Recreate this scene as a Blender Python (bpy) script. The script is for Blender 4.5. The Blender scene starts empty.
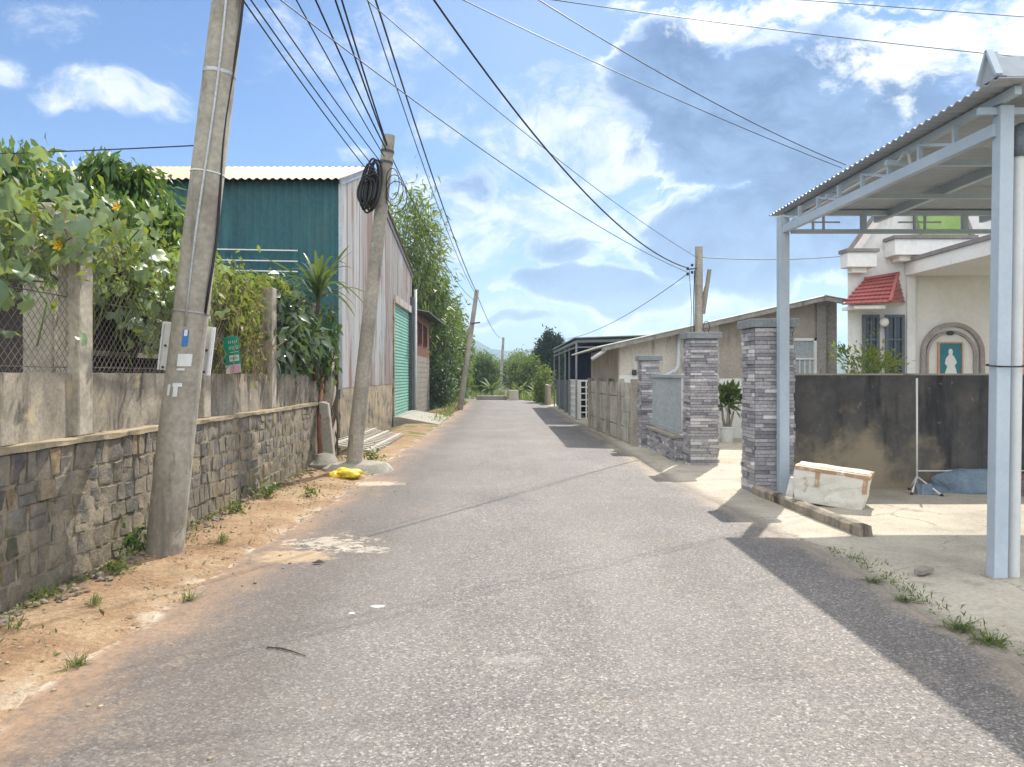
import bpy, math, random
import numpy as np
from mathutils import Vector, Matrix, noise as mnoise

random.seed(7)
RNG = np.random.default_rng(11)
R = math.radians
SC = bpy.context.scene
COL = SC.collection
F, VX, VY, CH = 770.0, 505.0, 375.0, 1.5      # lens in pixels, vanishing point, camera height


def at(px, py, Y):
    """world point seen at a photograph pixel, Y metres ahead"""
    return Vector(((px - VX) / F * Y, Y, CH - (py - VY) / F * Y))


# ------------------------------------------------------------------ objects
ORI = {}


def tag(o, label=None, cat=None, group=None, kind=None):
    if label: o['label'] = label
    if cat: o['category'] = cat
    if group: o['group'] = group
    if kind: o['kind'] = kind
    elif label: o['kind'] = 'thing'
    return o


def thing(name, label, cat, loc, group=None):
    o = bpy.data.objects.new(name, None)
    COL.objects.link(o)
    o.location = loc
    o.empty_display_size = .2
    ORI[o.name] = Vector(loc)
    return tag(o, label, cat, group)


def link_mesh(name, me, mat, parent=None, origin=None):
    o = bpy.data.objects.new(name, me)
    COL.objects.link(o)
    if mat: me.materials.append(mat)
    if parent is not None:
        o.parent = parent
        ORI[o.name] = ORI[parent.name]
    else:
        org = Vector(origin) if origin is not None else Vector((0, 0, 0))
        o.location = org
        ORI[o.name] = org
    return o


def dup(src, loc, rotz=0, scale=1, label=None, group=None):
    def rec(o, par):
        c = o.copy()
        COL.objects.link(c)
        if par is not None: c.parent = par
        for ch in [x for x in o.children]:
            rec(ch, c)
        return c
    r = rec(src, None)
    r.location = loc
    r.rotation_euler = (0, 0, rotz)
    r.scale = (scale,) * 3 if not isinstance(scale, tuple) else scale
    if label: r['label'] = label
    if group: r['group'] = group
    return r


class MB:
    def __init__(s):
        s.v = []; s.f = []

    def add(s, vs, fs):
        b = len(s.v)
        s.v += [tuple(p) for p in vs]
        s.f += [tuple(i + b for i in f) for f in fs]
        return s

    def box(s, x0, x1, y0, y1, z0, z1, top=1.0):
        cx, cy = (x0 + x1) / 2, (y0 + y1) / 2
        t = lambda x, y: (cx + (x - cx) * top, cy + (y - cy) * top)
        vs = [(x0, y0, z0), (x1, y0, z0), (x1, y1, z0), (x0, y1, z0)]
        vs += [(*t(x, y), z1) for x, y in ((x0, y0), (x1, y0), (x1, y1), (x0, y1))]
        return s.add(vs, [(3, 2, 1, 0), (4, 5, 6, 7), (0, 1, 5, 4), (1, 2, 6, 5), (2, 3, 7, 6), (3, 0, 4, 7)])

    def bar(s, a, b, w, h=None, up=(0, 0, 1)):
        """rectangular bar from a to b"""
        h = h or w
        a, b = Vector(a), Vector(b)
        d = (b - a).normalized()
        u = Vector(up)
        if abs(d.dot(u)) > .95: u = Vector((0, 1, 0))
        r = d.cross(u).normalized() * w / 2
        u = r.cross(d).normalized() * h / 2
        vs = [a - r - u, a + r - u, a + r + u, a - r + u, b - r - u, b + r - u, b + r + u, b - r + u]
        return s.add(vs, [(3, 2, 1, 0), (4, 5, 6, 7), (0, 1, 5, 4), (1, 2, 6, 5), (2, 3, 7, 6), (3, 0, 4, 7)])

    def tube(s, pts, r, n=8, cap=True):
        pts = [Vector(p) for p in pts]
        rs = r if isinstance(r, (list, tuple)) else [r] * len(pts)
        vs, fs = [], []
        prev = None
        for i, p in enumerate(pts):
            d = (pts[min(i + 1, len(pts) - 1)] - pts[max(i - 1, 0)])
            d = d.normalized() if d.length > 1e-9 else Vector((0, 0, 1))
            if prev is None:
                u = Vector((0, 0, 1)) if abs(d.z) < .9 else Vector((0, 1, 0))
                a = d.cross(u).normalized()
            else:
                a = (prev - d * prev.dot(d)).normalized()
            prev = a
            b = d.cross(a)
            for k in range(n):
                t = 2 * math.pi * k / n
                vs.append(p + (a * math.cos(t) + b * math.sin(t)) * rs[i])
        for i in range(len(pts) - 1):
            for k in range(n):
                k2 = (k + 1) % n
                fs.append((i * n + k, i * n + k2, (i + 1) * n + k2, (i + 1) * n + k))
        if cap:
            fs.append(tuple(range(n - 1, -1, -1)))
            fs.append(tuple((len(pts) - 1) * n + k for k in range(n)))
        return s.add(vs, fs)

    def lathe(s, c, prof, n=20):
        """prof: list of (r, z) turned about a vertical axis at c"""
        c = Vector(c)
        vs, fs = [], []
        for r_, z in prof:
            for k in range(n):
                t = 2 * math.pi * k / n
                vs.append(c + Vector((r_ * math.cos(t), r_ * math.sin(t), z)))
        for i in range(len(prof) - 1):
            for k in range(n):
                k2 = (k + 1) % n
                fs.append((i * n + k, i * n + k2, (i + 1) * n + k2, (i + 1) * n + k))
        fs.append(tuple(range(n - 1, -1, -1)))
        fs.append(tuple((len(prof) - 1) * n + k for k in range(n)))
        return s.add(vs, fs)

    def prism(s, poly, axis, t0, t1):
        """poly: 2-D outline (counter-clockwise), extruded along axis x or y or z from t0 to t1"""
        def m(a, b, t):
            return (t, a, b) if axis == 'x' else ((a, t, b) if axis == 'y' else (a, b, t))
        n = len(poly)
        vs = [m(a, b, t0) for a, b in poly] + [m(a, b, t1) for a, b in poly]
        fs = [tuple(range(n)), tuple(range(2 * n - 1, n - 1, -1))]
        for k in range(n):
            k2 = (k + 1) % n
            fs.append((k2, k, n + k, n + k2))
        return s.add(vs, fs)

    def sheet(s, o, u, v, wid, hgt, pitch, amp, seg=6, thick=0.0, nv=1):
        """corrugated sheet; waves run along u; hgt is a number or a (low, high) function of the distance along u"""
        o, u, v = Vector(o), Vector(u).normalized(), Vector(v).normalized()
        n = u.cross(v).normalized()
        cnt = max(2, int(wid / pitch * seg))
        vs, fs = [], []
        for i in range(cnt + 1):
            a = wid * i / cnt
            off = amp * math.sin(2 * math.pi * a / pitch)
            lo, hi = hgt(a) if callable(hgt) else (0, hgt)
            for j in range(nv + 1):
                vs.append(o + u * a + v * (lo + (hi - lo) * j / nv) + n * off)
        w = nv + 1
        for i in range(cnt):
            for j in range(nv):
                fs.append((i * w + j, (i + 1) * w + j, (i + 1) * w + j + 1, i * w + j + 1))
        return s.add(vs, fs)

    def blob(s, c, rx, ry, rz, seed=0, rough=.2, n=10, m=7, flat=None):
        c = Vector(c)
        vs, fs = [], []
        for i in range(m + 1):
            ph = math.pi * i / m
            for k in range(n):
                t = 2 * math.pi * k / n
                d = Vector((math.sin(ph) * math.cos(t), math.sin(ph) * math.sin(t), math.cos(ph)))
                q = 1 + rough * mnoise.noise(d * 1.7 + Vector((seed * 3.1, seed * 1.7, seed)))
                p = Vector((d.x * rx, d.y * ry, d.z * rz)) * q
                if flat is not None and p.z < flat: p.z = flat
                vs.append(c + p)
        for i in range(m):
            for k in range(n):
                k2 = (k + 1) % n
                fs.append((i * n + k, (i + 1) * n + k, (i + 1) * n + k2, i * n + k2))
        return s.add(vs, fs)

    def build(s, name, mat, parent=None, origin=None, smooth=False, bevel=0, sharp=None, solid=0):
        org = ORI[parent.name] if parent is not None else (Vector(origin) if origin is not None else Vector((0, 0, 0)))
        me = bpy.data.meshes.new(name)
        me.from_pydata([(p[0] - org.x, p[1] - org.y, p[2] - org.z) for p in s.v], [], s.f)
        me.update()
        if smooth:
            me.polygons.foreach_set('use_smooth', [True] * len(me.polygons))
            if sharp: me.set_sharp_from_angle(angle=R(sharp))
        o = link_mesh(name, me, mat, parent, origin)
        if solid:
            m = o.modifiers.new('Solid', 'SOLIDIFY'); m.thickness = solid; m.offset = 0
        if bevel:
            m = o.modifiers.new('Bevel', 'BEVEL'); m.width = bevel; m.segments = 2; m.limit_method = 'ANGLE'
        return o


# ------------------------------------------------------------------ materials
def nd(nt, typ, ins=None, **props):
    n = nt.nodes.new(typ)
    for k, v in props.items(): setattr(n, k, v)
    for k, v in (ins or {}).items():
        s = n.inputs[k]
        if isinstance(v, bpy.types.NodeSocket): nt.links.new(v, s)
        else: s.default_value = v
    return n


def new_mat(name):
    m = bpy.data.materials.new(name)
    m.use_nodes = True
    nt = m.node_tree
    b = nt.nodes['Principled BSDF']
    return m, nt, b, nd(nt, 'ShaderNodeNewGeometry').outputs['Position']


def c4(c):
    return (c[0], c[1], c[2], 1)


def noise(nt, vec, scale, detail=4, rough=.55, dist=0, out='Fac'):
    return nd(nt, 'ShaderNodeTexNoise', {'Vector': vec, 'Scale': scale, 'Detail': detail, 'Roughness': rough, 'Distortion': dist}).outputs[out]


def ramp(nt, fac, stops, interp='LINEAR'):
    n = nd(nt, 'ShaderNodeValToRGB', {'Fac': fac})
    n.color_ramp.interpolation = interp
    e = n.color_ramp.elements
    while len(e) < len(stops): e.new(.5)
    for el, (p, c) in zip(e, stops):
        el.position = p
        el.color = c4(c) if hasattr(c, '__len__') else (c, c, c, 1)
    return n.outputs['Color']


def mix(nt, fac, a, b, blend='MIX'):
    n = nd(nt, 'ShaderNodeMix', data_type='RGBA', blend_type=blend)
    for i, v in ((0, fac), (6, a), (7, b)):
        if isinstance(v, bpy.types.NodeSocket): nt.links.new(v, n.inputs[i])
        else: n.inputs[i].default_value = v if i == 0 else c4(v)
    return n.outputs[2]


def mth(nt, op, a, b=0.0, c=0.0, clamp=False):
    return nd(nt, 'ShaderNodeMath', {0: a, 1: b, 2: c}, operation=op, use_clamp=clamp).outputs[0]


def vmul(nt, vec, s):
    return nd(nt, 'ShaderNodeVectorMath', {0: vec, 1: s}, operation='MULTIPLY').outputs[0]


def mrange(nt, v, a, b, c=0.0, d=1.0, smooth=True):
    return nd(nt, 'ShaderNodeMapRange', {'Value': v, 'From Min': a, 'From Max': b, 'To Min': c, 'To Max': d},
              interpolation_type='SMOOTHSTEP' if smooth else 'LINEAR').outputs[0]


def bump(nt, b, h, strength=.3, dist=.01):
    n = nd(nt, 'ShaderNodeBump', {'Height': h, 'Strength': strength, 'Distance': dist})
    nt.links.new(n.outputs[0], b.inputs['Normal'])


def setc(nt, b, col, rough=.8, spec=.3, metal=0):
    if isinstance(col, bpy.types.NodeSocket): nt.links.new(col, b.inputs['Base Color'])
    else: b.inputs['Base Color'].default_value = c4(col)
    if isinstance(rough, bpy.types.NodeSocket): nt.links.new(rough, b.inputs['Roughness'])
    else: b.inputs['Roughness'].default_value = rough
    b.inputs['Specular IOR Level'].default_value = spec
    b.inputs['Metallic'].default_value = metal


def M(name, cols, scale=2., rough=.8, spec=.3, bmp=.3, bscale=60, bd=.006, streak=None, spots=None, metal=0, stretch=(1, 1, 1), island=0, mott=.35):
    """weathered surface: noise between cols, vertical streaks (colour, scale, low, high), spots (colour, scale, low, high)"""
    m, nt, b, pos = new_mat(name)
    f = noise(nt, vmul(nt, pos, stretch), scale, 6, .62)
    k = len(cols)
    col = ramp(nt, f, [(.3 + .4 * i / max(1, k - 1), c) for i, c in enumerate(cols)])
    fine = noise(nt, pos, scale * 14, 3)
    col = mix(nt, mott, col, ramp(nt, fine, [(.3, .25), (.7, .75)]), 'OVERLAY')
    if island:
        rnd = nd(nt, 'ShaderNodeNewGeometry').outputs['Random Per Island']
        col = mix(nt, island, col, ramp(nt, rnd, [(0, .15), (1, .85)]), 'OVERLAY')
    for st, stretchv in ((streak, (1, 1, .2)), (spots, (1, 1, 1))):
        if st:
            c, sc, lo, hi = st
            g = noise(nt, vmul(nt, pos, stretchv), sc, 5, .65)
            col = mix(nt, mrange(nt, g, lo, hi), col, c)
    setc(nt, b, col, rough, spec, metal)
    if bmp:
        bump(nt, b, noise(nt, pos, bscale, 4, .6), bmp, bd)
    return m


def leaf_mat(name, cols, rough=.45, spec=.4, trans=.35, tcol=None):
    m, nt, b, pos = new_mat(name)
    rnd = nd(nt, 'ShaderNodeNewGeometry').outputs['Random Per Island']
    k = len(cols)
    col = ramp(nt, rnd, [(i / max(1, k - 1), c) for i, c in enumerate(cols)])
    big = noise(nt, pos, 1.3, 2)
    col = mix(nt, .5, col, ramp(nt, big, [(.3, .3), (.7, .7)]), 'OVERLAY')
    setc(nt, b, col, rough, spec)
    t = nd(nt, 'ShaderNodeBsdfTranslucent')
    tc = mix(nt, .55, col, tcol or (.20, .30, .03))
    nt.links.new(tc, t.inputs['Color'])
    ms = nd(nt, 'ShaderNodeMixShader', {0: trans})
    nt.links.new(b.outputs[0], ms.inputs[1])
    nt.links.new(t.outputs[0], ms.inputs[2])
    nt.links.new(ms.outputs[0], nt.nodes['Material Output'].inputs['Surface'])
    return m


MAT = {}
MAT['pole'] = M('pole_concrete', [(.22, .20, .165), (.32, .295, .25), (.40, .37, .315)], 1.6, .85, .25, .35, 55, .004,
                streak=((.17, .155, .13), 7, .56, .72), spots=((.40, .37, .31), 5, .60, .72))
MAT['parapet'] = M('parapet_plaster', [(.15, .135, .11), (.27, .24, .195), (.38, .335, .265)], 2.6, .9, .2, .5, 30, .008,
                   streak=((.07, .063, .052), 3.4, .46, .66), spots=((.42, .345, .22), 4.5, .55, .70))
MAT['post'] = M('post_concrete', [(.26, .235, .195), (.38, .345, .285), (.45, .41, .335)], 2, .9, .2, .4, 45, .006,
                streak=((.09, .085, .075), 6, .55, .72), spots=((.42, .37, .27), 4, .6, .75))
MAT['ledge'] = M('ledge_mortar', [(.22, .185, .13), (.34, .285, .20), (.42, .35, .24)], 3, .95, .1, .6, 40, .01)
MAT['mortar'] = M('wall_mortar', [(.13, .115, .092), (.235, .205, .155), (.33, .29, .22)], 4, .95, .1, .7, 50, .012,
                  spots=((.07, .075, .04), 2.5, .56, .66))
MAT['conc'] = M('plain_concrete', [(.28, .26, .22), (.38, .36, .31)], 2.5, .9, .2, .4, 40, .006, spots=((.18, .17, .14), 3, .58, .7))
MAT['basewall'] = M('warehouse_base_plaster', [(.20, .165, .12), (.34, .28, .19), (.42, .35, .24)], 1.7, .9, .2, .4, 30, .006,
                    streak=((.22, .195, .155), 2.2, .5, .7), spots=((.13, .125, .11), 2.4, .50, .64))
MAT['mesh_wire'] = M('chain_link_wire', [(.10, .085, .07), (.17, .145, .12)], 6, .75, .3, 0)
MAT['grey_metal'] = M('galvanised_metal', [(.34, .35, .36), (.46, .47, .48)], 3, .45, .5, .05, 30, metal=.55)
MAT['teal'] = M('teal_sheet', [(.010, .070, .088), (.014, .092, .110), (.018, .11, .125)], .8, .5, .4, .05, 20,
                streak=((.028, .13, .135), 4, .52, .75), spots=((.03, .105, .11), 1.1, .5, .7))
MAT['cream_roof'] = M('cream_roof_sheet', [(.33, .26, .145), (.42, .335, .20)], 1, .55, .4, .05, 20, streak=((.36, .27, .15), 4, .55, .7))
MAT['rust'] = M('rust', [(.10, .045, .03), (.20, .09, .06)], 6, .9, .1, .3, 50)
MAT['shutter'] = M('green_shutter', [(.20, .42, .33), (.27, .52, .42)], 1.2, .5, .4, .04, 20, streak=((.34, .50, .42), 4, .55, .75))
MAT['dark_steel'] = M('dark_steel', [(.055, .06, .065), (.09, .095, .10)], 4, .6, .3, .1, 30)
MAT['brickpink'] = M('annex_brick', [(.33, .165, .115), (.42, .23, .16)], 3, .9, .2, .3, 30, spots=((.25, .2, .17), 2, .55, .7))
MAT['block'] = M('block_grey', [(.22, .20, .175), (.31, .285, .24)], 2, .9, .2, .3, 30)
MAT['black'] = M('black_rubber', [(.012, .012, .014), (.022, .022, .025)], 4, .5, .4, .05, 20)
MAT['white_plastic'] = M('white_plastic', [(.66, .67, .66), (.76, .77, .76)], 2, .4, .4, .05, 20, streak=((.5, .49, .46), 4, .6, .75))
MAT['white_wall'] = M('white_wall_paint', [(.72, .72, .70), (.80, .80, .78)], .8, .8, .2, .1, 30, streak=((.50, .49, .46), 4, .58, .78))
MAT['cream_wall'] = M('cream_wall_paint', [(.81, .79, .74), (.86, .84, .80)], .8, .8, .2, .08, 30)
MAT['grey_trim'] = M('grey_trim', [(.20, .185, .18), (.27, .25, .245)], 2, .8, .2, .2, 30)
MAT['tan_plain'] = M('beige_plaster', [(.42, .38, .31), (.54, .49, .41)], 2, .9, .2, .2, 30)
MAT['tan_wall'] = M('tan_garden_wall', [(.36, .29, .24), (.46, .38, .32)], 2, .9, .2, .2, 30)
MAT['arch_trim'] = M('arch_trim', [(.33, .29, .275), (.40, .36, .34)], 2, .8, .2, .15, 30)
MAT['post_grey'] = M('carport_post_grey', [(.20, .22, .24), (.27, .29, .31)], 2, .5, .4, .05, 20)
MAT['capgrey'] = M('pillar_cap', [(.20, .225, .24), (.27, .295, .31)], 3, .8, .3, .2, 30)
MAT['pillar_core'] = M('pillar_core', [(.06, .06, .065), (.09, .09, .095)], 4, .9, .1, .2, 40)
MAT['canopy_steel'] = M('canopy_steel', [(.37, .445, .52), (.45, .525, .60)], 2, .45, .45, .05, 25, spots=((.28, .31, .34), 6, .68, .76), mott=.08)
MAT['canopy_sheet'] = M('canopy_sheet', [(.30, .335, .38), (.37, .405, .45)], 1, .5, .4, .05, 20, mott=.12)
MAT['pvc'] = M('pvc_pipe', [(.56, .58, .59), (.63, .65, .66)], 2, .4, .4, .03, 20, mott=.1)
MAT['blackwall'] = M('stained_wall', [(.045, .045, .05), (.095, .092, .092), (.21, .185, .15)], .9, .95, .1, .4, 30, .006,
                     streak=((.045, .045, .05), 2.4, .47, .64), spots=((.40, .33, .22), 1.0, .55, .72))
MAT['foam'] = M('foam_box', [(.62, .60, .53), (.74, .72, .66)], 6, .85, .2, .5, 90, .004, spots=((.45, .34, .20), 9, .60, .72))
MAT['tape'] = M('brown_tape', [(.36, .23, .13), (.47, .32, .20)], 8, .5, .4, .1, 30, spots=((.62, .56, .46), 6, .50, .62))
MAT['yellow'] = M('yellow_bag', [(.70, .50, .02), (.80, .62, .05)], 8, .35, .5, .9, 16, .035)
MAT['red_tile'] = M('red_tile', [(.33, .10, .095), (.42, .14, .135)], 4, .6, .3, .2, 30)
MAT['green_tile'] = M('green_tile', [(.22, .36, .10), (.30, .44, .15)], 3, .6, .3, .2, 40)
MAT['glass'] = M('window_glass', [(.02, .035, .055), (.035, .055, .08)], 2, .12, .5, 0)
MAT['frame_grey'] = M('window_frame_grey', [(.10, .12, .145), (.14, .16, .185)], 3, .5, .4, .05, 20)
MAT['peach_white'] = M('peach_white_paint', [(.66, .60, .55), (.74, .69, .64)], 2, .8, .2, .1, 30)
MAT['peach'] = M('peach_paint', [(.55, .32, .22), (.62, .38, .27)], 2, .8, .2, .1, 30)
MAT['teal_pic'] = M('teal_picture', [(.015, .16, .20), (.02, .20, .24)], 5, .35, .4, 0)
MAT['wood_wall'] = M('tan_board', [(.33, .295, .25), (.43, .385, .33)], 2, .85, .2, .2, 30, streak=((.26, .23, .195), 5, .5, .68))
MAT['grey_wall'] = M('grey_render', [(.25, .235, .22), (.33, .31, .29)], 1.2, .9, .2, .2, 30, streak=((.12, .11, .105), 4, .52, .7))
MAT['shed_roof'] = M('shed_roof_sheet', [(.36, .37, .33), (.46, .48, .42)], .8, .6, .3, .05, 20, streak=((.27, .36, .31), 3, .5, .65))
MAT['dark_roof'] = M('dark_green_roof', [(.05, .085, .085), (.075, .12, .115)], 1, .6, .3, .1, 20)
MAT['navy'] = M('navy_shade', [(.015, .022, .038), (.025, .036, .058)], 3, .9, .1, .1, 40)  # dark colour standing in for the shade inside the carport
MAT['slab'] = M('slab_fence', [(.31, .30, .265), (.44, .43, .38), (.52, .51, .455)], 2, .9, .2, .3, 30, streak=((.16, .165, .14), 5, .5, .68))
MAT['sheetgrey'] = M('grey_sheet_gate', [(.31, .35, .37), (.37, .41, .43)], 1.2, .5, .4, .05, 20, streak=((.26, .29, .30), 4, .55, .75))
MAT['bark'] = M('bark', [(.07, .055, .04), (.14, .11, .08)], 6, .95, .1, .7, 40, .015, stretch=(1, 1, .25))
MAT['dry'] = M('dry_stems', [(.22, .155, .09), (.34, .26, .16)], 6, .95, .1, .2, 40)
MAT['green_stem'] = M('green_stem', [(.10, .16, .04), (.16, .22, .07)], 6, .7, .3, .1, 40)
MAT['shed_dark'] = M('dark_shed_boards', [(.045, .038, .038), (.085, .07, .068)], 3, .95, .1, .3, 30)
MAT['ramp_wood'] = M('ramp_slats', [(.36, .33, .28), (.48, .44, .38)], 4, .9, .2, .4, 40, .006)
MAT['blue_tarp'] = M('blue_tarp', [(.14, .20, .26), (.22, .28, .34)], 4, .6, .3, .9, 9, .06)
MAT['red_bundle'] = M('reddish_bundle', [(.17, .09, .08), (.26, .18, .16), (.12, .15, .18)], 5, .8, .2, .5, 14, .03)
MAT['paper'] = M('paper', [(.58, .60, .60), (.68, .70, .70)], 20, .8, .2, 0, spots=((.30, .31, .30), 30, .62, .68))
MAT['blue_ink'] = M('blue_sticker', [(.03, .14, .40), (.04, .20, .50)], 20, .6, .3, 0)
MAT['sign_green'] = M('sign_green', [(.01, .30, .20), (.02, .36, .25)], 5, .45, .4, 0)
MAT['pink'] = M('sign_pink', [(.62, .36, .50), (.70, .44, .57)], 5, .5, .4, 0)
MAT['soil'] = M('garden_soil', [(.07, .05, .03), (.13, .09, .055)], 3, .95, .1, .8, 20, .03, spots=((.05, .075, .025), 1.5, .5, .62))
MAT['forest'] = M('forest_hills', [(.025, .045, .022), (.05, .075, .035)], .02, .95, .1, 0)
MAT['flower_yellow'] = M('flower_yellow', [(.75, .42, .02), (.82, .52, .04)], 20, .6, .3, 0)
MAT['flower_white'] = M('flower_white', [(.75, .75, .72), (.80, .80, .78)], 20, .6, .3, 0)

# rusty white cladding: panels of their own colour, rust in streaks
m, nt, b, pos = new_mat('rusty_cladding')
sep = nd(nt, 'ShaderNodeSeparateXYZ', {0: pos})
pan = mth(nt, 'FLOOR', mth(nt, 'MULTIPLY', sep.outputs[1], 1.32))
wn = nd(nt, 'ShaderNodeTexWhiteNoise', {'W': pan}, noise_dimensions='1D').outputs['Value']
col = ramp(nt, wn, [(0, (.44, .45, .44)), (.3, (.58, .585, .565)), (.45, (.40, .33, .30)), (.6, (.50, .50, .475)), (.8, (.33, .25, .225)), (1, (.56, .565, .55))])
st = noise(nt, vmul(nt, pos, (1, 1.6, .10)), 3.2, 6, .7)
col = mix(nt, mrange(nt, st, .48, .60), col, (.34, .225, .18))
st2 = noise(nt, vmul(nt, pos, (1, 2, .2)), 6, 6, .7)
col = mix(nt, mrange(nt, st2, .60, .72), col, (.12, .055, .04))
setc(nt, b, col, .55, .4, .15)
MAT['rusty'] = m

# rubble stones: every stone its own colour
m, nt, b, pos = new_mat('rubble_stone')
rnd = nd(nt, 'ShaderNodeNewGeometry').outputs['Random Per Island']
col = ramp(nt, rnd, [(0, (.095, .092, .09)), (.25, (.16, .152, .142)), (.45, (.22, .195, .16)), (.62, (.125, .122, .12)), (.8, (.225, .20, .16)), (.95, (.27, .20, .12)), (1, (.24, .23, .215))])
n1 = noise(nt, pos, 9, 6, .65)
col = mix(nt, .7, col, ramp(nt, n1, [(.3, .2), (.7, .8)]), 'OVERLAY')
dust = noise(nt, pos, 3.3, 5, .65)
col = mix(nt, mth(nt, 'MULTIPLY', mrange(nt, dust, .47, .62), .8), col, (.27, .235, .175))
z = nd(nt, 'ShaderNodeSeparateXYZ', {0: pos}).outputs[2]
low = mth(nt, 'MULTIPLY', mrange(nt, mth(nt, 'ADD', z, mth(nt, 'MULTIPLY', n1, .5)), .75, .25), .55)
col = mix(nt, low, col, (.25, .20, .13))
mo = noise(nt, pos, 1.6, 5, .7)
col = mix(nt, mth(nt, 'MULTIPLY', mrange(nt, mo, .56, .68), .6), col, (.075, .085, .035))
setc(nt, b, col, .9, .2)
bump(nt, b, noise(nt, pos, 28, 6, .7), .9, .02)
MAT['stone'] = m

# split-face ledgestone cladding
m, nt, b, pos = new_mat('ledgestone')
rnd = nd(nt, 'ShaderNodeNewGeometry').outputs['Random Per Island']
col = ramp(nt, rnd, [(0, (.19, .19, .21)), (.3, (.33, .325, .345)), (.6, (.47, .455, .465)), (.8, (.26, .255, .275)), (1, (.72, .70, .70))])
col = mix(nt, .6, col, ramp(nt, noise(nt, pos, 30, 5, .7), [(.3, .25), (.7, .75)]), 'OVERLAY')
setc(nt, b, col, .85, .3)
bump(nt, b, noise(nt, pos, 60, 4, .6), .6, .006)
MAT['ledgestone'] = m

# asphalt
m, nt, b, pos = new_mat('old_asphalt')
at_ = lambda n_: nd(nt, 'ShaderNodeAttribute', attribute_name=n_).outputs['Fac']
vor = nd(nt, 'ShaderNodeTexVoronoi', {'Vector': pos, 'Scale': 90.0}, feature='F1')
grain = nd(nt, 'ShaderNodeSeparateColor', {0: vor.outputs['Color']}).outputs[0]
col = ramp(nt, grain, [(0, (.060, .054, .051)), (.35, (.122, .109, .101)), (.72, (.18, .162, .147)), (.9, (.265, .24, .216)), (1, (.45, .415, .375))])
vor2 = nd(nt, 'ShaderNodeTexVoronoi', {'Vector': pos, 'Scale': 200.0}, feature='F1')
g2 = nd(nt, 'ShaderNodeSeparateColor', {0: vor2.outputs['Color']}).outputs[1]
col = mix(nt, .35, col, ramp(nt, g2, [(0, (.058, .054, .053)), (.6, (.14, .13, .123)), (1, (.34, .32, .295))]))
big = noise(nt, pos, .45, 5, .6)
col = mix(nt, .55, col, ramp(nt, big, [(.32, .36), (.68, .62)]), 'OVERLAY')
pat = noise(nt, vmul(nt, pos, (1, .35, 1)), 1.7, 5, .6)
col = mix(nt, .45, col, ramp(nt, pat, [(.3, .36), (.7, .62)]), 'OVERLAY')
dl, dr = at_('dl'), at_('dr')
en = noise(nt, vmul(nt, pos, (1, .5, 1)), 1.5, 6, .68)
# darker worn strip left of the wheel track
wear = mrange(nt, mth(nt, 'ADD', dl, mth(nt, 'MULTIPLY', en, 1.2)), 2.4, 1.3)
col = mix(nt, mth(nt, 'MULTIPLY', wear, .5), col, (.095, .078, .068))
# orange soil trodden onto the edge
sp = mrange(nt, mth(nt, 'ADD', dl, mth(nt, 'MULTIPLY', en, 1.9)), 1.55, .80)
fine = noise(nt, pos, 24, 4, .7)
col = mix(nt, mth(nt, 'MULTIPLY', sp, mrange(nt, fine, .3, .62, .35, 1)), col, (.30, .195, .12))
sp2 = mrange(nt, mth(nt, 'ADD', dr, mth(nt, 'MULTIPLY', en, 1.2)), .85, .5)
col = mix(nt, mth(nt, 'MULTIPLY', sp2, .8), col, (.33, .27, .20))
crumb = mth(nt, 'MULTIPLY', mrange(nt, mth(nt, 'ADD', dl, mth(nt, 'MULTIPLY', fine, .22)), .20, .12), mrange(nt, noise(nt, pos, 3, 6, .75), .50, .62))
col = mix(nt, mth(nt, 'MULTIPLY', crumb, .75), col, (.52, .46, .37))


def stain(x, y, rx, ry, c, amt, warp=.5, lo=1.0, hi=.45):
    global col
    q = nd(nt, 'ShaderNodeVectorMath', {0: pos, 1: (x, y, 0)}, operation='SUBTRACT').outputs[0]
    q = vmul(nt, q, (1 / rx, 1 / ry, 0))
    q = nd(nt, 'ShaderNodeVectorMath', {0: q}, operation='LENGTH').outputs['Value']
    q = mth(nt, 'ADD', q, mth(nt, 'MULTIPLY', mth(nt, 'SUBTRACT', noise(nt, pos, 9, 5, .7), .5), warp * 3))
    col = mix(nt, mth(nt, 'MULTIPLY', mrange(nt, q, lo, hi), amt), col, c)


stain(-1.55, 6.85, .36, .30, (.50, .44, .35), .65, 2.2)
stain(-1.2, 6.6, .25, .12, (.46, .41, .33), .6, 2.0)
stain(-1.75, 6.35, .4, .3, (.45, .33, .2), .7, .6)
stain(-.82, 4.97, .055, .03, (.80, .80, .78), 1, .45)
stain(-.96, 4.83, .025, .02, (.8, .8, .78), 1, .25)
stain(.05, 4.03, .22, .05, (.30, .285, .26), .35, 1.6)
stain(-1.78, 10.6, .45, .28, (.50, .40, .28), .8, .6)
tr = nd(nt, 'ShaderNodeSeparateXYZ', {0: pos}).outputs[0]
for x_ in (-.75, .85):   # polished wheel tracks
    tk = mrange(nt, mth(nt, 'ABSOLUTE', mth(nt, 'ADD', mth(nt, 'SUBTRACT', tr, x_), mth(nt, 'MULTIPLY', mth(nt, 'SUBTRACT', en, .5), .9))), .55, .1)
    col = mix(nt, mth(nt, 'MULTIPLY', tk, .16), col, (.225, .208, .192))
oil = mrange(nt, noise(nt, vmul(nt, pos, (1, .4, 1)), 2.6, 6, .7), .60, .72)
col = mix(nt, mth(nt, 'MULTIPLY', oil, .35), col, (.085, .078, .072))
fd = mth(nt, 'MULTIPLY', mrange(nt, noise(nt, pos, .8, 6, .75), .52, .66), mrange(nt, fine, .45, .62))
col = mix(nt, mth(nt, 'MULTIPLY', fd, .4), col, (.30, .235, .17))
setc(nt, b, col, .72, .35)
bump(nt, b, grain, .45, .006)
MAT['asphalt'] = m

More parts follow.
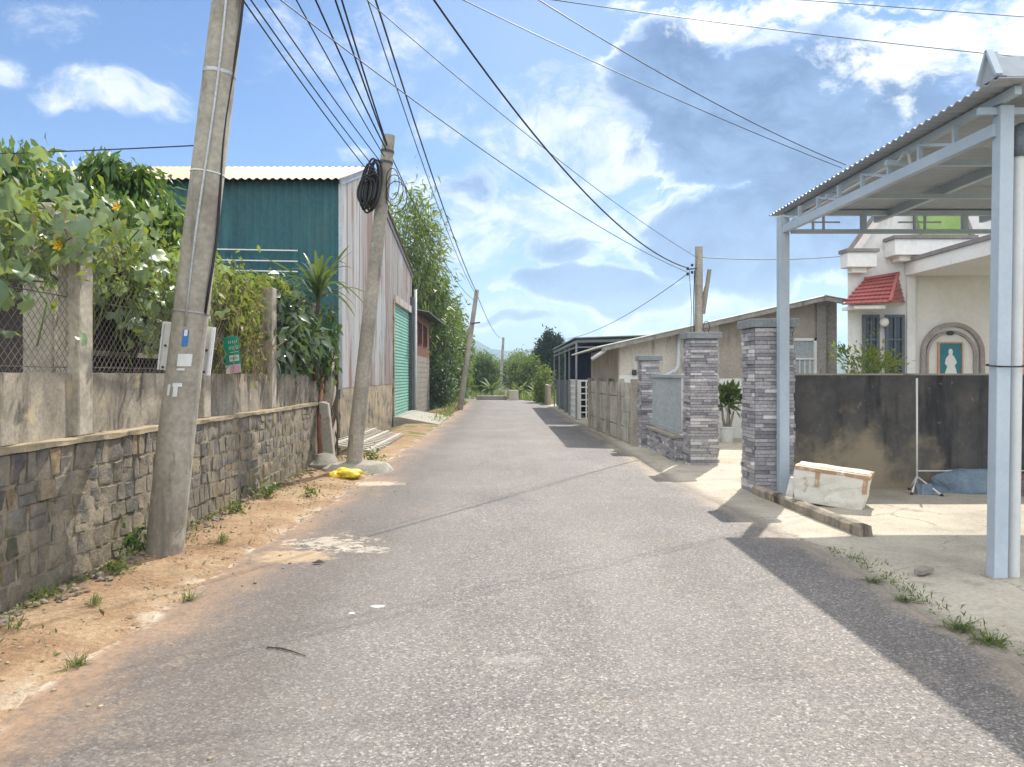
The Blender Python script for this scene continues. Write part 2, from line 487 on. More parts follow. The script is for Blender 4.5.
# orange dirt verge
m, nt, b, pos = new_mat('dirt_verge')
dl = nd(nt, 'ShaderNodeAttribute', attribute_name='dl').outputs['Fac']
dw = nd(nt, 'ShaderNodeAttribute', attribute_name='dw').outputs['Fac']
n1 = noise(nt, pos, 1.4, 6, .65)
col = ramp(nt, n1, [(.28, (.20, .122, .072)), (.45, (.295, .195, .118)), (.6, (.375, .27, .17)), (.75, (.27, .205, .135))])
fine = noise(nt, pos, 30, 5, .7)
col = mix(nt, .6, col, ramp(nt, fine, [(.3, .25), (.7, .75)]), 'OVERLAY')
e = mrange(nt, mth(nt, 'ADD', dl, mth(nt, 'MULTIPLY', fine, .28)), .36, .16)
e = mth(nt, 'MULTIPLY', e, mrange(nt, noise(nt, pos, 2.6, 6, .75), .48, .60))
col = mix(nt, mth(nt, 'MULTIPLY', e, .75), col, (.52, .455, .36))
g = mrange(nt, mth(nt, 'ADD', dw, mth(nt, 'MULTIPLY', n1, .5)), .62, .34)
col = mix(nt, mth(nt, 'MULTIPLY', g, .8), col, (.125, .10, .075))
gr = mth(nt, 'MULTIPLY', mrange(nt, noise(nt, pos, 1.1, 5, .7), .56, .66), mrange(nt, fine, .4, .6))
col = mix(nt, mth(nt, 'MULTIPLY', gr, .7), col, (.14, .15, .06))
yy = nd(nt, 'ShaderNodeSeparateXYZ', {0: pos}).outputs[1]
col = mix(nt, mth(nt, 'MULTIPLY', mrange(nt, yy, 14, 20), mrange(nt, n1, .45, .6)), col, (.12, .15, .05))
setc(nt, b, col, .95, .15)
bump(nt, b, mth(nt, 'ADD', noise(nt, pos, 22, 6, .7), mth(nt, 'MULTIPLY', noise(nt, pos, 5, 4), 1.5)), .9, .03)
MAT['dirt'] = m

# concrete yard
m, nt, b, pos = new_mat('yard_concrete')
n1 = noise(nt, pos, .9, 6, .65)
col = ramp(nt, n1, [(.3, (.30, .265, .215)), (.5, (.42, .38, .305)), (.7, (.50, .455, .365))])
fine = noise(nt, pos, 36, 4, .7)
col = mix(nt, .5, col, ramp(nt, fine, [(.3, .3), (.7, .7)]), 'OVERLAY')
sp = noise(nt, pos, 2.3, 6, .7)
col = mix(nt, mth(nt, 'MULTIPLY', mrange(nt, sp, .55, .7), .6), col, (.20, .18, .155))
wv = nd(nt, 'ShaderNodeVectorMath', {0: pos, 1: vmul(nt, noise(nt, pos, 1.2, 5, .65, out='Color'), (.8, .8, 0))}, operation='ADD').outputs[0]
ck = nd(nt, 'ShaderNodeTexVoronoi', {'Vector': wv, 'Scale': .42}, feature='DISTANCE_TO_EDGE').outputs['Distance']
col = mix(nt, mth(nt, 'MULTIPLY', mth(nt, 'MULTIPLY', mrange(nt, ck, .005, .001), mrange(nt, n1, .45, .55)), .6), col, (.15, .13, .11))
dr = nd(nt, 'ShaderNodeAttribute', attribute_name='dr').outputs['Fac']
ed = mrange(nt, mth(nt, 'ADD', dr, mth(nt, 'MULTIPLY', fine, .3)), .42, .16)
col = mix(nt, mth(nt, 'MULTIPLY', ed, .75), col, (.17, .15, .125))
setc(nt, b, col, .88, .25)
bump(nt, b, mth(nt, 'ADD', fine, mth(nt, 'MULTIPLY', mrange(nt, ck, .008, .002), -2.)), .4, .008)
MAT['yard'] = m

# open ground
m, nt, b, pos = new_mat('stained_plaster')
n1 = noise(nt, pos, 1.3, 6, .66)
xyz = nd(nt, 'ShaderNodeSeparateXYZ', {0: pos}).outputs
col = ramp(nt, n1, [(.3, (.05, .05, .056)), (.5, (.085, .083, .085)), (.7, (.15, .14, .125))])
sk = noise(nt, vmul(nt, pos, (1, 1, .16)), 3.2, 6, .68)
col = mix(nt, mth(nt, 'MULTIPLY', mrange(nt, sk, .48, .66), .85), col, (.035, .036, .042))
# plaster still bare low down at the left where the black growth has not reached
q = mth(nt, 'ADD', mth(nt, 'MULTIPLY', mth(nt, 'ABSOLUTE', mth(nt, 'SUBTRACT', xyz[0], 4.5)), .35), mth(nt, 'MULTIPLY', xyz[2], .85))
q = mth(nt, 'ADD', q, mth(nt, 'MULTIPLY', mth(nt, 'SUBTRACT', n1, .5), 2.6))
col = mix(nt, mth(nt, 'MULTIPLY', mrange(nt, q, 1.0, .35), .8), col, (.36, .30, .21))
col = mix(nt, mth(nt, 'MULTIPLY', mrange(nt, noise(nt, pos, 7, 6, .72), .60, .70), .5), col, (.28, .255, .22))
setc(nt, b, col, .95, .12)
bump(nt, b, noise(nt, pos, 26, 6, .7), .5, .008)
MAT['blackwall'] = m
m, nt, b, pos = new_mat('open_ground')
n1 = noise(nt, pos, .12, 6, .65)
col = ramp(nt, n1, [(.35, (.055, .075, .025)), (.5, (.09, .105, .04)), (.65, (.20, .15, .085))])
col = mix(nt, .6, col, ramp(nt, noise(nt, pos, 6, 5, .7), [(.3, .25), (.7, .75)]), 'OVERLAY')
setc(nt, b, col, .95, .1)
bump(nt, b, noise(nt, pos, 8, 5, .7), .8, .05)
MAT['ground'] = m

LEAF = {
    'mango': leaf_mat('drooping_leaves', [(.035, .085, .018), (.06, .135, .028), (.09, .18, .035), (.15, .23, .045)], .38, .45, .42),
    'vine': leaf_mat('broad_vine_leaves', [(.15, .23, .12), (.22, .30, .17), (.29, .38, .16)], .36, .55, .42, (.36, .46, .12)),
    'yellowgreen': leaf_mat('yellow_green_leaves', [(.10, .16, .025), (.17, .24, .035), (.24, .30, .05), (.32, .26, .11)], .5, .3, .45, (.30, .36, .04)),
    'dark': leaf_mat('dark_leaves', [(.03, .065, .025), (.05, .10, .038), (.075, .13, .05)], .5, .3, .35),
    'silver': leaf_mat('silvery_dark_leaves', [(.05, .095, .055), (.085, .14, .08), (.13, .18, .11)], .26, .7, .3),
    'hedge': leaf_mat('hedge_leaves', [(.055, .105, .035), (.085, .145, .045), (.125, .185, .055), (.18, .22, .07)], .45, .35, .4),
    'bamboo': leaf_mat('bamboo_leaves', [(.085, .14, .03), (.13, .19, .04), (.18, .235, .055)], .45, .35, .45, (.28, .36, .06)),
    'far': leaf_mat('far_leaves', [(.045, .085, .03), (.08, .125, .04), (.12, .17, .055)], .6, .2, .3),
    'farlight': leaf_mat('far_light_leaves', [(.10, .15, .035), (.15, .20, .05), (.21, .25, .065)], .6, .2, .35),
    'conifer': leaf_mat('conifer_leaves', [(.012, .028, .014), (.022, .044, .02)], .6, .2, .2),
    'strap': leaf_mat('strap_leaves', [(.05, .085, .03), (.085, .13, .045), (.13, .16, .07)], .33, .5, .35),
    'litter': leaf_mat('dry_leaf_litter', [(.12, .07, .035), (.22, .14, .07), (.32, .23, .13)], .7, .2, .1),
    'grass': leaf_mat('weed_leaves', [(.06, .10, .022), (.10, .15, .03), (.15, .19, .05), (.22, .20, .09)], .5, .3, .4),
}

# ------------------------------------------------------------------ leaves
T_OV = (np.array([(0, 0, 0), (.21, .38, .05), (0, .45, 0), (-.21, .38, .05), (0, 1, -.14)]), [(0, 1, 4, 2), (0, 2, 4, 3)])
T_DROOP = (np.array([(0, 0, 0), (.14, .36, .04), (0, .42, 0), (-.14, .36, .04), (0, 1, -.2)]), [(0, 1, 4, 2), (0, 2, 4, 3)])
T_LANCE = (np.array([(0, 0, 0), (.09, .35, .03), (0, .4, 0), (-.09, .35, .03), (0, 1, -.22)]), [(0, 1, 4, 2), (0, 2, 4, 3)])
_l = [(0, .38, 0)]
for _k in range(15):
    _t = 2 * math.pi * _k / 15 - math.pi / 2
    _r = .5 * (1 + .22 * math.cos(5 * (_t + math.pi / 2 + math.pi / 5)))
    if _k == 0: _r = .16
    _l.append((_r * math.cos(_t), .42 + _r * math.sin(_t), .10 * math.cos(2 * _t) - .16 * abs(math.sin(2.5 * (_t + math.pi / 2)))))
T_LOBE = (np.array(_l), [(0, 1 + k, 1 + (k + 1) % 15) for k in range(15)])


def unit(a):
    return a / np.maximum(np.linalg.norm(a, axis=1, keepdims=True), 1e-9)


def leaves(name, pts, size, tpl, mat, parent=None, down=.4, out=None, outw=.6, up=.7, origin=None, rng=None):
    """pts: N x 3 leaf stalk points; every leaf is its own little folded blade"""
    rng = rng or RNG
    pts = np.asarray(pts, float)
    n = len(pts)
    V, Fs = tpl
    d = rng.normal(size=(n, 3)) * .8
    if out is not None: d += unit(pts - np.asarray(out)) * outw * 1.5
    d[:, 2] -= down * 1.6
    d = unit(d)
    nn = rng.normal(size=(n, 3)) * .7
    nn[:, 2] += up * 1.5
    nn -= d * np.sum(nn * d, 1, keepdims=True)
    nn = unit(nn)
    s = np.cross(d, nn)
    sz = size * (.6 + .8 * rng.random(n))[:, None, None]
    w = pts[:, None, :] + sz * (V[None, :, 0:1] * s[:, None] + V[None, :, 1:2] * d[:, None] + V[None, :, 2:3] * nn[:, None])
    org = ORI[parent.name] if parent is not None else Vector(origin or (0, 0, 0))
    w = (w - np.array(org)).reshape(-1, 3)
    k = len(V)
    fl = len(Fs[0])
    fa = (np.array(Fs)[None] + (np.arange(n) * k)[:, None, None]).reshape(-1)
    me = bpy.data.meshes.new(name)
    me.vertices.add(len(w)); me.vertices.foreach_set('co', w.ravel())
    nf = len(fa) // fl
    me.loops.add(len(fa)); me.loops.foreach_set('vertex_index', fa.astype(np.int32))
    me.polygons.add(nf)
    me.polygons.foreach_set('loop_start', (np.arange(nf) * fl).astype(np.int32))
    me.polygons.foreach_set('loop_total', np.full(nf, fl, np.int32))
    me.update(calc_edges=True)
    me.polygons.foreach_set('use_smooth', [True] * nf)
    return link_mesh(name, me, mat, parent, origin)


def clump_points(c, r, nclump, per, spread=.28, shell=.45, rng=None, zmin=None):
    """leaf points gathered into clumps through an ellipsoid crown; returns points and clump centres"""
    rng = rng or RNG
    c, r = np.asarray(c, float), np.asarray(r, float)
    d = unit(rng.normal(size=(nclump, 3)))
    rad = shell + (1 - shell) * rng.random(nclump) ** .6
    cen = c + d * rad[:, None] * r
    if zmin is not None: cen[:, 2] = np.maximum(cen[:, 2], zmin)
    pts = []
    for q in cen:
        k = max(4, int(per * (.5 + rng.random())))
        pts.append(q + rng.normal(size=(k, 3)) * r * spread * (.5 + .7 * rng.random()))
    return np.concatenate(pts), cen


def tree(name, label, base, c, r, nclump, per, size, tpl, mat, group=None, trunk_r=.1, down=.4, spread=.28, shell=.45, cat='tree', limbs=9, outw=.6, zmin=None):
    rng = np.random.default_rng(abs(hash((round(base[0], 2), round(base[1], 2)))) % 99991)
    t = thing(name, label, cat, base, group)
    pts, cen = clump_points(c, r, nclump, per, spread, shell, rng, zmin)
    leaves('crown', pts, size, tpl, mat, t, down, c, outw, rng=rng)
    mb = MB()
    b, cc = Vector(base), Vector(c)
    fork = b.lerp(cc, .75)
    mid = b.lerp(fork, .5) + Vector((.06, .03, 0)) * trunk_r * 8
    mb.tube([b, mid, fork], [trunk_r, trunk_r * .8, trunk_r * .6], 8)
    for q in cen[:limbs]:
        q = Vector(q)
        m_ = fork.lerp(q, .5) + Vector((0, 0, (q - fork).length * .1))
        st = mid.lerp(fork, random.uniform(.4, 1))
        mb.tube([st, m_, q], [trunk_r * .42, trunk_r * .25, trunk_r * .1], 5)
    mb.build('trunk', MAT['bark'], t, smooth=True)
    return t


# ------------------------------------------------------------------ camera, light, sky
cam = bpy.data.cameras.new('camera')
co = bpy.data.objects.new('camera', cam)
COL.objects.link(co)
SC.camera = co
co.location = (0, 0, CH)
co.rotation_euler = (R(90), 0, 0)
cam.sensor_width = 36
cam.lens = 36 * F / 1024
cam.shift_x = (512 - VX) / 1024
cam.shift_y = (VY - 383.5) / 1024
cam.clip_start = .05
cam.clip_end = 6000

SUN = Vector((1.37, 2.8, 3.5)).normalized()
SUN_EL = math.asin(SUN.z)
SUN_AZ = math.atan2(SUN.x, SUN.y)
sl = bpy.data.lights.new('sun', 'SUN')
sl.energy = 3.9
sl.angle = R(.6)
sl.color = (1, .93, .83)
so = bpy.data.objects.new('sun', sl)
COL.objects.link(so)
so.rotation_euler = (-SUN).to_track_quat('-Z', 'Y').to_euler()
so.location = (6, 14, 20)

wd = bpy.data.worlds.new('World')
SC.world = wd
wd.use_nodes = True
nt = wd.node_tree
bg = nt.nodes['Background']
sky = nd(nt, 'ShaderNodeTexSky', sky_type='NISHITA', sun_disc=False, sun_elevation=SUN_EL, sun_rotation=SUN_AZ,
         air_density=1.0, dust_density=.6, ozone_density=2.0, altitude=600)
dirn = nd(nt, 'ShaderNodeTexCoord').outputs['Generated']
warp = noise(nt, vmul(nt, dirn, (1, 1, 1.3)), 5, 3, .5, out='Color')
warp = nd(nt, 'ShaderNodeVectorMath', {0: warp, 1: (.5, .5, .5)}, operation='SUBTRACT').outputs[0]
wdir = nd(nt, 'ShaderNodeVectorMath', {0: dirn, 1: vmul(nt, warp, (.13, .13, .13))}, operation='ADD').outputs[0]
fbm = noise(nt, vmul(nt, wdir, (1, 1, 1.7)), 8.5, 12, .64)
fbm2 = noise(nt, vmul(nt, wdir, (1, 1, 1.5)), 21, 9, .64)


def pdir(px, py):
    return Vector(((px - VX), F, (VY - py))).normalized()


def cloud(px, py, rx, ry):
    """soft elliptical weight about a direction of the sky"""
    c = pdir(px, py)
    q = nd(nt, 'ShaderNodeVectorMath', {0: wdir, 1: tuple(c)}, operation='SUBTRACT').outputs[0]
    q = vmul(nt, q, (F / rx, F / rx, F / ry))
    q = nd(nt, 'ShaderNodeVectorMath', {0: q}, operation='LENGTH').outputs['Value']
    return mrange(nt, q, 1.25, .0)


def total(lst):
    s = None
    for a in lst:
        w_ = mth(nt, 'MULTIPLY', cloud(*a[:4]), a[4] if len(a) > 4 else 1.0)
        s = w_ if s is None else mth(nt, 'MAXIMUM', s, w_)
    return s


white = total([(118, 108, 88, 26, .86), (60, 112, 40, 16, .7), (2, 80, 40, 24, .9), (590, 150, 135, 85), (530, 220, 200, 75), (430, 225, 100, 70, .85), (440, 120, 60, 40, .55), (740, 308, 230, 28),
               (520, 318, 130, 26, .8), (620, 328, 170, 16, .9), (330, 60, 170, 70, .5), (60, 30, 140, 40, .42), (400, 40, 120, 60, .5), (680, 235, 100, 50, .85), (350, 150, 40, 18, .7), (400, 165, 40, 20, .7),
               (-500, 200, 260, 120), (1700, 150, 400, 200)])
dark = total([(800, 130, 200, 110), (690, 85, 80, 75), (860, 200, 180, 90), (750, 245, 150, 60), (600, 285, 140, 30, .8), (530, 322, 70, 10, .55), (960, 200, 150, 110), (465, 190, 60, 24, .5), (560, 255, 90, 26, .5), (700, 190, 70, 30, .6)])
bright = total([(760, 5, 150, 36), (930, 45, 130, 60), (1030, 20, 90, 80), (690, 38, 40, 12, .7), (895, 110, 50, 30, .7), (640, 10, 40, 20, .8)])
fbm_s = noise(nt, vmul(nt, nd(nt, 'ShaderNodeVectorMath', {0: wdir, 1: tuple(SUN * .045)}, operation='ADD').outputs[0], (1, 1, 1.7)), 8.5, 7, .60)
relief = mrange(nt, mth(nt, 'SUBTRACT', fbm, fbm_s), -.16, .16)
wdens = mrange(nt, mth(nt, 'ADD', mth(nt, 'MULTIPLY', white, .55), mth(nt, 'ADD', mth(nt, 'MULTIPLY', fbm, .55), mth(nt, 'MULTIPLY', fbm2, .55))), .70, 1.06)
ddens = mrange(nt, mth(nt, 'ADD', mth(nt, 'MULTIPLY', dark, .80), mth(nt, 'ADD', mth(nt, 'MULTIPLY', fbm, .5), mth(nt, 'MULTIPLY', fbm2, .6))), .70, 1.04)
bdens = mrange(nt, mth(nt, 'ADD', mth(nt, 'MULTIPLY', bright, .50), fbm2), .74, .98)
veil = total([(560, 30, 260, 190, .8), (480, 320, 560, 70, .75)])
# unseen bright cloud added behind and above the viewer to fill shaded faces
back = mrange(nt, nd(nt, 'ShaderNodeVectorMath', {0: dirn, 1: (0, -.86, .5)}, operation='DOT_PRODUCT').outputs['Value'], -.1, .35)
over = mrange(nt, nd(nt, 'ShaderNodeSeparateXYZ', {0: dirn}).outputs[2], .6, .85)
fill_cloud = mth(nt, 'MULTIPLY', mth(nt, 'MAXIMUM', back, mth(nt, 'MULTIPLY', over, .6)), mrange(nt, fbm, .32, .55))
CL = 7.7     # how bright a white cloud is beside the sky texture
low = mrange(nt, nd(nt, 'ShaderNodeSeparateXYZ', {0: dirn}).outputs[2], .0, .22)
base = nd(nt, 'ShaderNodeVectorMath', {0: sky.outputs[0], 1: mix(nt, low, (.34, .46, .62), (.44, .66, .92))}, operation='MULTIPLY').outputs[0]
shade = mrange(nt, fbm2, .38, .60)
wcol = mix(nt, mth(nt, 'ADD', mth(nt, 'MULTIPLY', shade, .5), mth(nt, 'MULTIPLY', relief, .5)), (CL * .36, CL * .52, CL * .80), (CL * .98, CL * 1.0, CL * 1.02))
c1 = mix(nt, mth(nt, 'MULTIPLY', veil, .5), base, (CL * .52, CL * .68, CL * .92))
c2 = mix(nt, mth(nt, 'MULTIPLY', wdens, .92), c1, wcol)
rim = mth(nt, 'MULTIPLY', mth(nt, 'MULTIPLY', mrange(nt, ddens, .0, .25), mrange(nt, ddens, .8, .25)), mth(nt, 'ADD', mth(nt, 'MULTIPLY', relief, .8), .25))
dcol = mix(nt, mth(nt, 'ADD', mth(nt, 'MULTIPLY', mrange(nt, fbm2, .34, .64), .4), mth(nt, 'MULTIPLY', relief, .6)), (CL * .065, CL * .155, CL * .37), (CL * .20, CL * .345, CL * .62))
c3 = mix(nt, mth(nt, 'MULTIPLY', ddens, 1.0), c2, dcol)
c4_ = mix(nt, mth(nt, 'MULTIPLY', rim, .8, clamp=True), c3, (CL * .92, CL * .98, CL * 1.05))
c4b = mix(nt, mth(nt, 'MULTIPLY', bdens, .9), c4_, (CL * 1.12, CL * 1.14, CL * 1.15))
c5 = mix(nt, mth(nt, 'MULTIPLY', fill_cloud, .9), c4b, (CL * 2.5, CL * 2.46, CL * 2.4))
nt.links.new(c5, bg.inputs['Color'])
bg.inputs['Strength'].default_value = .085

# ------------------------------------------------------------------ setting: ground, road, verge, yard, hills


def lerp_tab(tab, y):
    if y <= tab[0][0]: return tab[0][1]
    for (a, va), (b_, vb) in zip(tab, tab[1:]):
        if y <= b_: return va + (vb - va) * (y - a) / (b_ - a)
    return tab[-1][1]


def bend(y):
    return -max(0, y - 40) ** 2 * .03


LT = [(0, -2.2), (4.6, -2.17), (6.3, -2.16), (9, -2.03), (12.5, -2.02), (23, -1.95), (41, -1.9)]
RT = [(0, 2.45), (4.4, 2.6), (5.6, 2.66), (6.8, 2.6), (8.6, 2.5), (11.2, 2.3), (18.6, 2.3), (29, 2.08), (41, 1.95)]
xl = lambda y: lerp_tab(LT, y) + .10 * mnoise.noise((0, y * .9, 3)) + .05 * mnoise.noise((0, y * 4, 5)) + bend(y)
xr = lambda y: lerp_tab(RT, y) + .08 * mnoise.noise((5, y * .9, 3)) + .05 * mnoise.noise((5, y * 4, 5)) + bend(y)


def strip(name, ys, fa, fb, nx, hz, mat, attrs):
    """a ground sheet between two edge curves; attrs give a number to every point for its material"""
    vs, fs = [], []
    at_vals = {k: [] for k in attrs}
    for y in ys:
        a, b_ = fa(y), fb(y)
        for i in range(nx + 1):
            x = a + (b_ - a) * i / nx
            vs.append((x, y, hz(x, y)))
            for k, fn in attrs.items(): at_vals[k].append(fn(x, y))
    for j in range(len(ys) - 1):
        for i in range(nx):
            p = j * (nx + 1) + i
            fs.append((p, p + 1, p + nx + 2, p + nx + 1))
    me = bpy.data.meshes.new(name)
    me.from_pydata(vs, [], fs)
    me.update()
    for k, v in at_vals.items():
        me.attributes.new(k, 'FLOAT', 'POINT').data.foreach_set('value', v)
    me.polygons.foreach_set('use_smooth', [True] * len(me.polygons))
    return tag(link_mesh(name, me, mat), kind='structure')


ys_near = [i * .12 - 6 for i in range(200)] + [18 + i * .5 for i in range(100)]
strip('road', ys_near, xl, xr, 24, lambda x, y: .004 + .012 * mnoise.noise((x * .5, y * .3, 0)) * (1 if abs(x) < 1.8 else .3),
      MAT['asphalt'], {'dl': lambda x, y: x - xl(y), 'dr': lambda x, y: xr(y) - x})


def verge_h(x, y):
    d = max(0, xl(y) - x)
    q = min(1, max(0, (x + 3.35 - bend(y)) / .35))
    h = -.012 + .05 * min(1, d / .5) * (1 if y < 60 else 0) - .10 * (1 - q)
    return h + (.016 * mnoise.noise((x * 3, y * 3, 1)) + .012 * mnoise.noise((x * 9, y * 9, 1))) * min(1, d / .15)


strip('dirt_verge', ys_near, lambda y: -3.6 + bend(y), lambda y: xl(y) + .15, 22, verge_h, MAT['dirt'],
      {'dl': lambda x, y: xl(y) - x, 'dw': lambda x, y: x + 3.2 - bend(y)})


def yard_h(x, y):
    d = max(0, x - xr(y))
    return -.006 + .03 * min(1, d / .8) + .006 * mnoise.noise((x * 1.5, y * 1.5, 4))


ys_yard = [i * .15 - 5 for i in range(160)] + [19 + i * .6 for i in range(35)]
strip('concrete_yard', ys_yard, lambda y: xr(y) - .15, lambda y: 14 + bend(y), 40, yard_h, MAT['yard'],
      {'dr': lambda x, y: x - xr(y)})
mb = MB(); mb.add([(-1500, -1500, -.22), (1500, -1500, -.22), (1500, 1500, -.22), (-1500, 1500, -.22)], [(0, 1, 2, 3)])
tag(mb.build('ground', MAT['ground']), kind='structure')
strip('garden_soil', [2 + i * .35 for i in range(40)], lambda y: -14, lambda y: -3.36, 30,
      lambda x, y: .93 + .06 * mnoise.noise((x, y, 9)), MAT['soil'], {})
# hills
vs, fs = [], []
NA, NB = 150, 8
for i in range(NA + 1):
    a = R(-75 + 150 * i / NA)
    deg = math.degrees(a)
    ridge = 42 + 26 * mnoise.noise((deg * .11, 2.2, 0)) + 12 * mnoise.noise((deg * .42, 7, 0)) + 4 * mnoise.noise((deg * 1.3, 1, 0))
    ridge += 30 * math.exp(-((deg + 4.2) / 2.6) ** 2) + 10 * math.exp(-((deg - 4.5) / 2.5) ** 2)
    for j in range(NB + 1):
        t = j / NB
        d = 700 + 560 * t
        h = -.3 + ridge * (t ** 1.4) * (1 + .12 * mnoise.noise((deg * .5, t * 4, 3)) * (1 - t))
        vs.append((d * math.sin(a), d * math.cos(a), h))
for i in range(NA):
    for j in range(NB):
        p = i * (NB + 1) + j
        fs.append((p, p + NB + 1, p + NB + 2, p + 1))
mb = MB(); mb.add(vs, fs)
tag(mb.build('hills', MAT['forest'], smooth=True), kind='structure')

# haze
m = bpy.data.materials.new('haze_air')
m.use_nodes = True
for n in list(m.node_tree.nodes):
    if n.type == 'BSDF_PRINCIPLED': m.node_tree.nodes.remove(n)
pv = nd(m.node_tree, 'ShaderNodeVolumePrincipled', {'Color': (.62, .80, 1, 1), 'Density': .00058, 'Anisotropy': .2})
m.node_tree.links.new(pv.outputs[0], m.node_tree.nodes['Material Output'].inputs['Volume'])
mb = MB(); mb.box(-1560, 1560, -1560, 1560, -1.3, 140)
tag(mb.build('haze', m), kind='stuff')

# ------------------------------------------------------------------ left: retaining wall of rubble stone


def rubble_cells(u0, u1, v0, v1):
    """rough courses of squared rubble: wavy bed joints, leaning upright joints"""
    beds = [v0]
    while beds[-1] < v1 - .1: beds.append(min(v1, beds[-1] + random.uniform(.13, .21)))
    beds[-1] = v1
    wave = lambda k, u: 0 if k in (0, len(beds) - 1) else .035 * mnoise.noise((u * 1.3, k * 4.7, 0)) + .022 * mnoise.noise((u * 5, k * 3.1, 2))
    cells = []
    for k in range(len(beds) - 1):
        u = u0 - random.random() * .2
        lean = 0
        while u < u1:
            w = random.uniform(.08, .25)
            l2 = random.uniform(-.03, .03)
            lo, hi = beds[k], beds[k + 1]
            q = [(u, lo), (u + w, lo), (u + w + l2, hi), (u + lean, hi)]
            split = random.random() < .13 and w > .12
            P = lambda a, kk: (a, beds[kk] + wave(kk, a))
            bl, br, tr, tl = P(u, k), P(u + w, k), P(u + w + l2, k + 1), P(u + lean, k + 1)
            if split:
                t = random.uniform(.35, .65)
                ml = (bl[0] + (tl[0] - bl[0]) * t, bl[1] + (tl[1] - bl[1]) * t)
                mr = (br[0] + (tr[0] - br[0]) * t, br[1] + (tr[1] - br[1]) * t + random.uniform(-.02, .02))
                cells += [[bl, br, mr, ml], [ml, mr, tr, tl]]
            else:
                cells.append([bl, br, tr, tl])
            u += w; lean = l2
    return cells


WX = -3.20
bw = thing('boundary_wall', 'old rubble stone retaining wall with stained concrete parapet and square posts on top', 'wall', (WX, 9, 0))
mb = MB(); mb.box(-3.62, WX - .04, 2.0, 13.7, -.3, 1.0)
vs, fs = [], []
NU, NV = 390, 40
for i in range(NU + 1):
    for j in range(NV + 1):
        y, z_ = 2.0 + 11.7 * i / NU, -.25 + 1.26 * j / NV
        b_ = .004 + .014 * mnoise.noise((y * 3, z_ * 3, 2)) + .010 * mnoise.noise((y * 11, z_ * 11, 6)) + .012 * min(1, max(0, (y - 8) / 4))
        vs.append((WX + b_, y, z_))
for i in range(NU):
    for j in range(NV):
        p = i * (NV + 1) + j
        fs.append((p, p + NV + 1, p + NV + 2, p + 1))
mb.add(vs, fs)
mb.build('mortar_core', MAT['mortar'], bw, smooth=True, sharp=60)
mb = MB()
for poly in rubble_cells(2.0, 13.7, -.16, 1.0):
    cx = sum(p[0] for p in poly) / len(poly); cz = sum(p[1] for p in poly) / len(poly)
    # resample the outline so that it can be rounded
    ol = []
    for k in range(len(poly)):
        p, q = poly[k], poly[(k + 1) % len(poly)]
        L = math.hypot(q[0] - p[0], q[1] - p[1])
        nseg = max(1, int(L / .05))
        for s_ in range(nseg): ol.append((p[0] + (q[0] - p[0]) * s_ / nseg, p[1] + (q[1] - p[1]) * s_ / nseg))
    n = len(ol)
    if n < 4: continue
    size = max(.05, sum(math.hypot(p[0] - cx, p[1] - cz) for p in ol) / n)
    h = random.uniform(.006, .022)
    tu, tv = random.uniform(-.09, .09), random.uniform(-.09, .09)
    vs = []
    for sc_, dep in ((1 - .005 / size, -.02), (1 - .014 / size, h * .6), (.84, h * .97), (.45, h)):
        for (a, b_) in ol:
            da, db = (a - cx) * sc_, (b_ - cz) * sc_
            r_ = math.hypot(da, db)
            k_ = 1 - .22 * max(0, r_ / size - 1.05)
            da *= k_; db *= k_
            nz = .012 * mnoise.noise((cx + da * 9, cz + db * 9, 4.)) if dep > 0 else 0
            wob = .011 * mnoise.noise((a * 13, b_ * 13, 1.))
            vs.append((WX + dep + nz + (tu * da + tv * db if dep > 0 else 0), cx + da + wob, cz + db + wob))
    vs.append((WX + h, cx, cz))
    fs = []
    for r_ in range(3):
        for k in range(n):
            k2 = (k + 1) % n
            fs.append((r_ * n + k, r_ * n + k2, (r_ + 1) * n + k2, (r_ + 1) * n + k))
    for k in range(n): fs.append((3 * n + k, 3 * n + (k + 1) % n, 4 * n))
    mb.add(vs, fs)
mb.build('rubble_stones', MAT['stone'], bw, smooth=True, sharp=55)


def rough_box(x0, x1, y0, y1, z0, z1, step, amp, seed):
    """long box along y whose edges are chipped and uneven"""
    mb_ = MB()
    n = int((y1 - y0) / step)
    prof = [(x0, z0), (x1, z0), (x1, (z0 + z1) / 2), (x1, z1), ((x0 + x1) / 2, z1), (x0, z1)]
    vs, fs = [], []
    for i in range(n + 1):
        y = y0 + (y1 - y0) * i / n
        for k, (x, z_) in enumerate(prof):
            vs.append((x + amp * mnoise.noise((y * 5, k * 3.1, seed)), y, z_ + amp * .8 * mnoise.noise((y * 4, k * 1.7, seed + 5))))
    k = len(prof)
    for i in range(n):
        for j in range(k):
            j2 = (j + 1) % k
            fs.append((i * k + j, i * k + j2, (i + 1) * k + j2, (i + 1) * k + j))
    fs.append(tuple(range(k - 1, -1, -1))); fs.append(tuple(n * k + j for j in range(k)))
    return mb_.add(vs, fs)


rough_box(-3.5, WX + .035, 2.0, 13.7, .99, 1.03, .05, .012, 2).build('ledge', MAT['ledge'], bw, smooth=True, sharp=50)
rough_box(-3.47, -3.315, 2.0, 13.7, 1.03, 1.515, .08, .012, 8).build('parapet', MAT['parapet'], bw, smooth=True, sharp=50)
POSTS = [3.45, 5.9, 8.35, 10.8, 13.2]
for y in POSTS:
    mb = MB(); mb.box(-3.43, -3.262, y, y + .2, 1.03, 2.73)
    mb.build('post', MAT['post'], bw, bevel=.012)

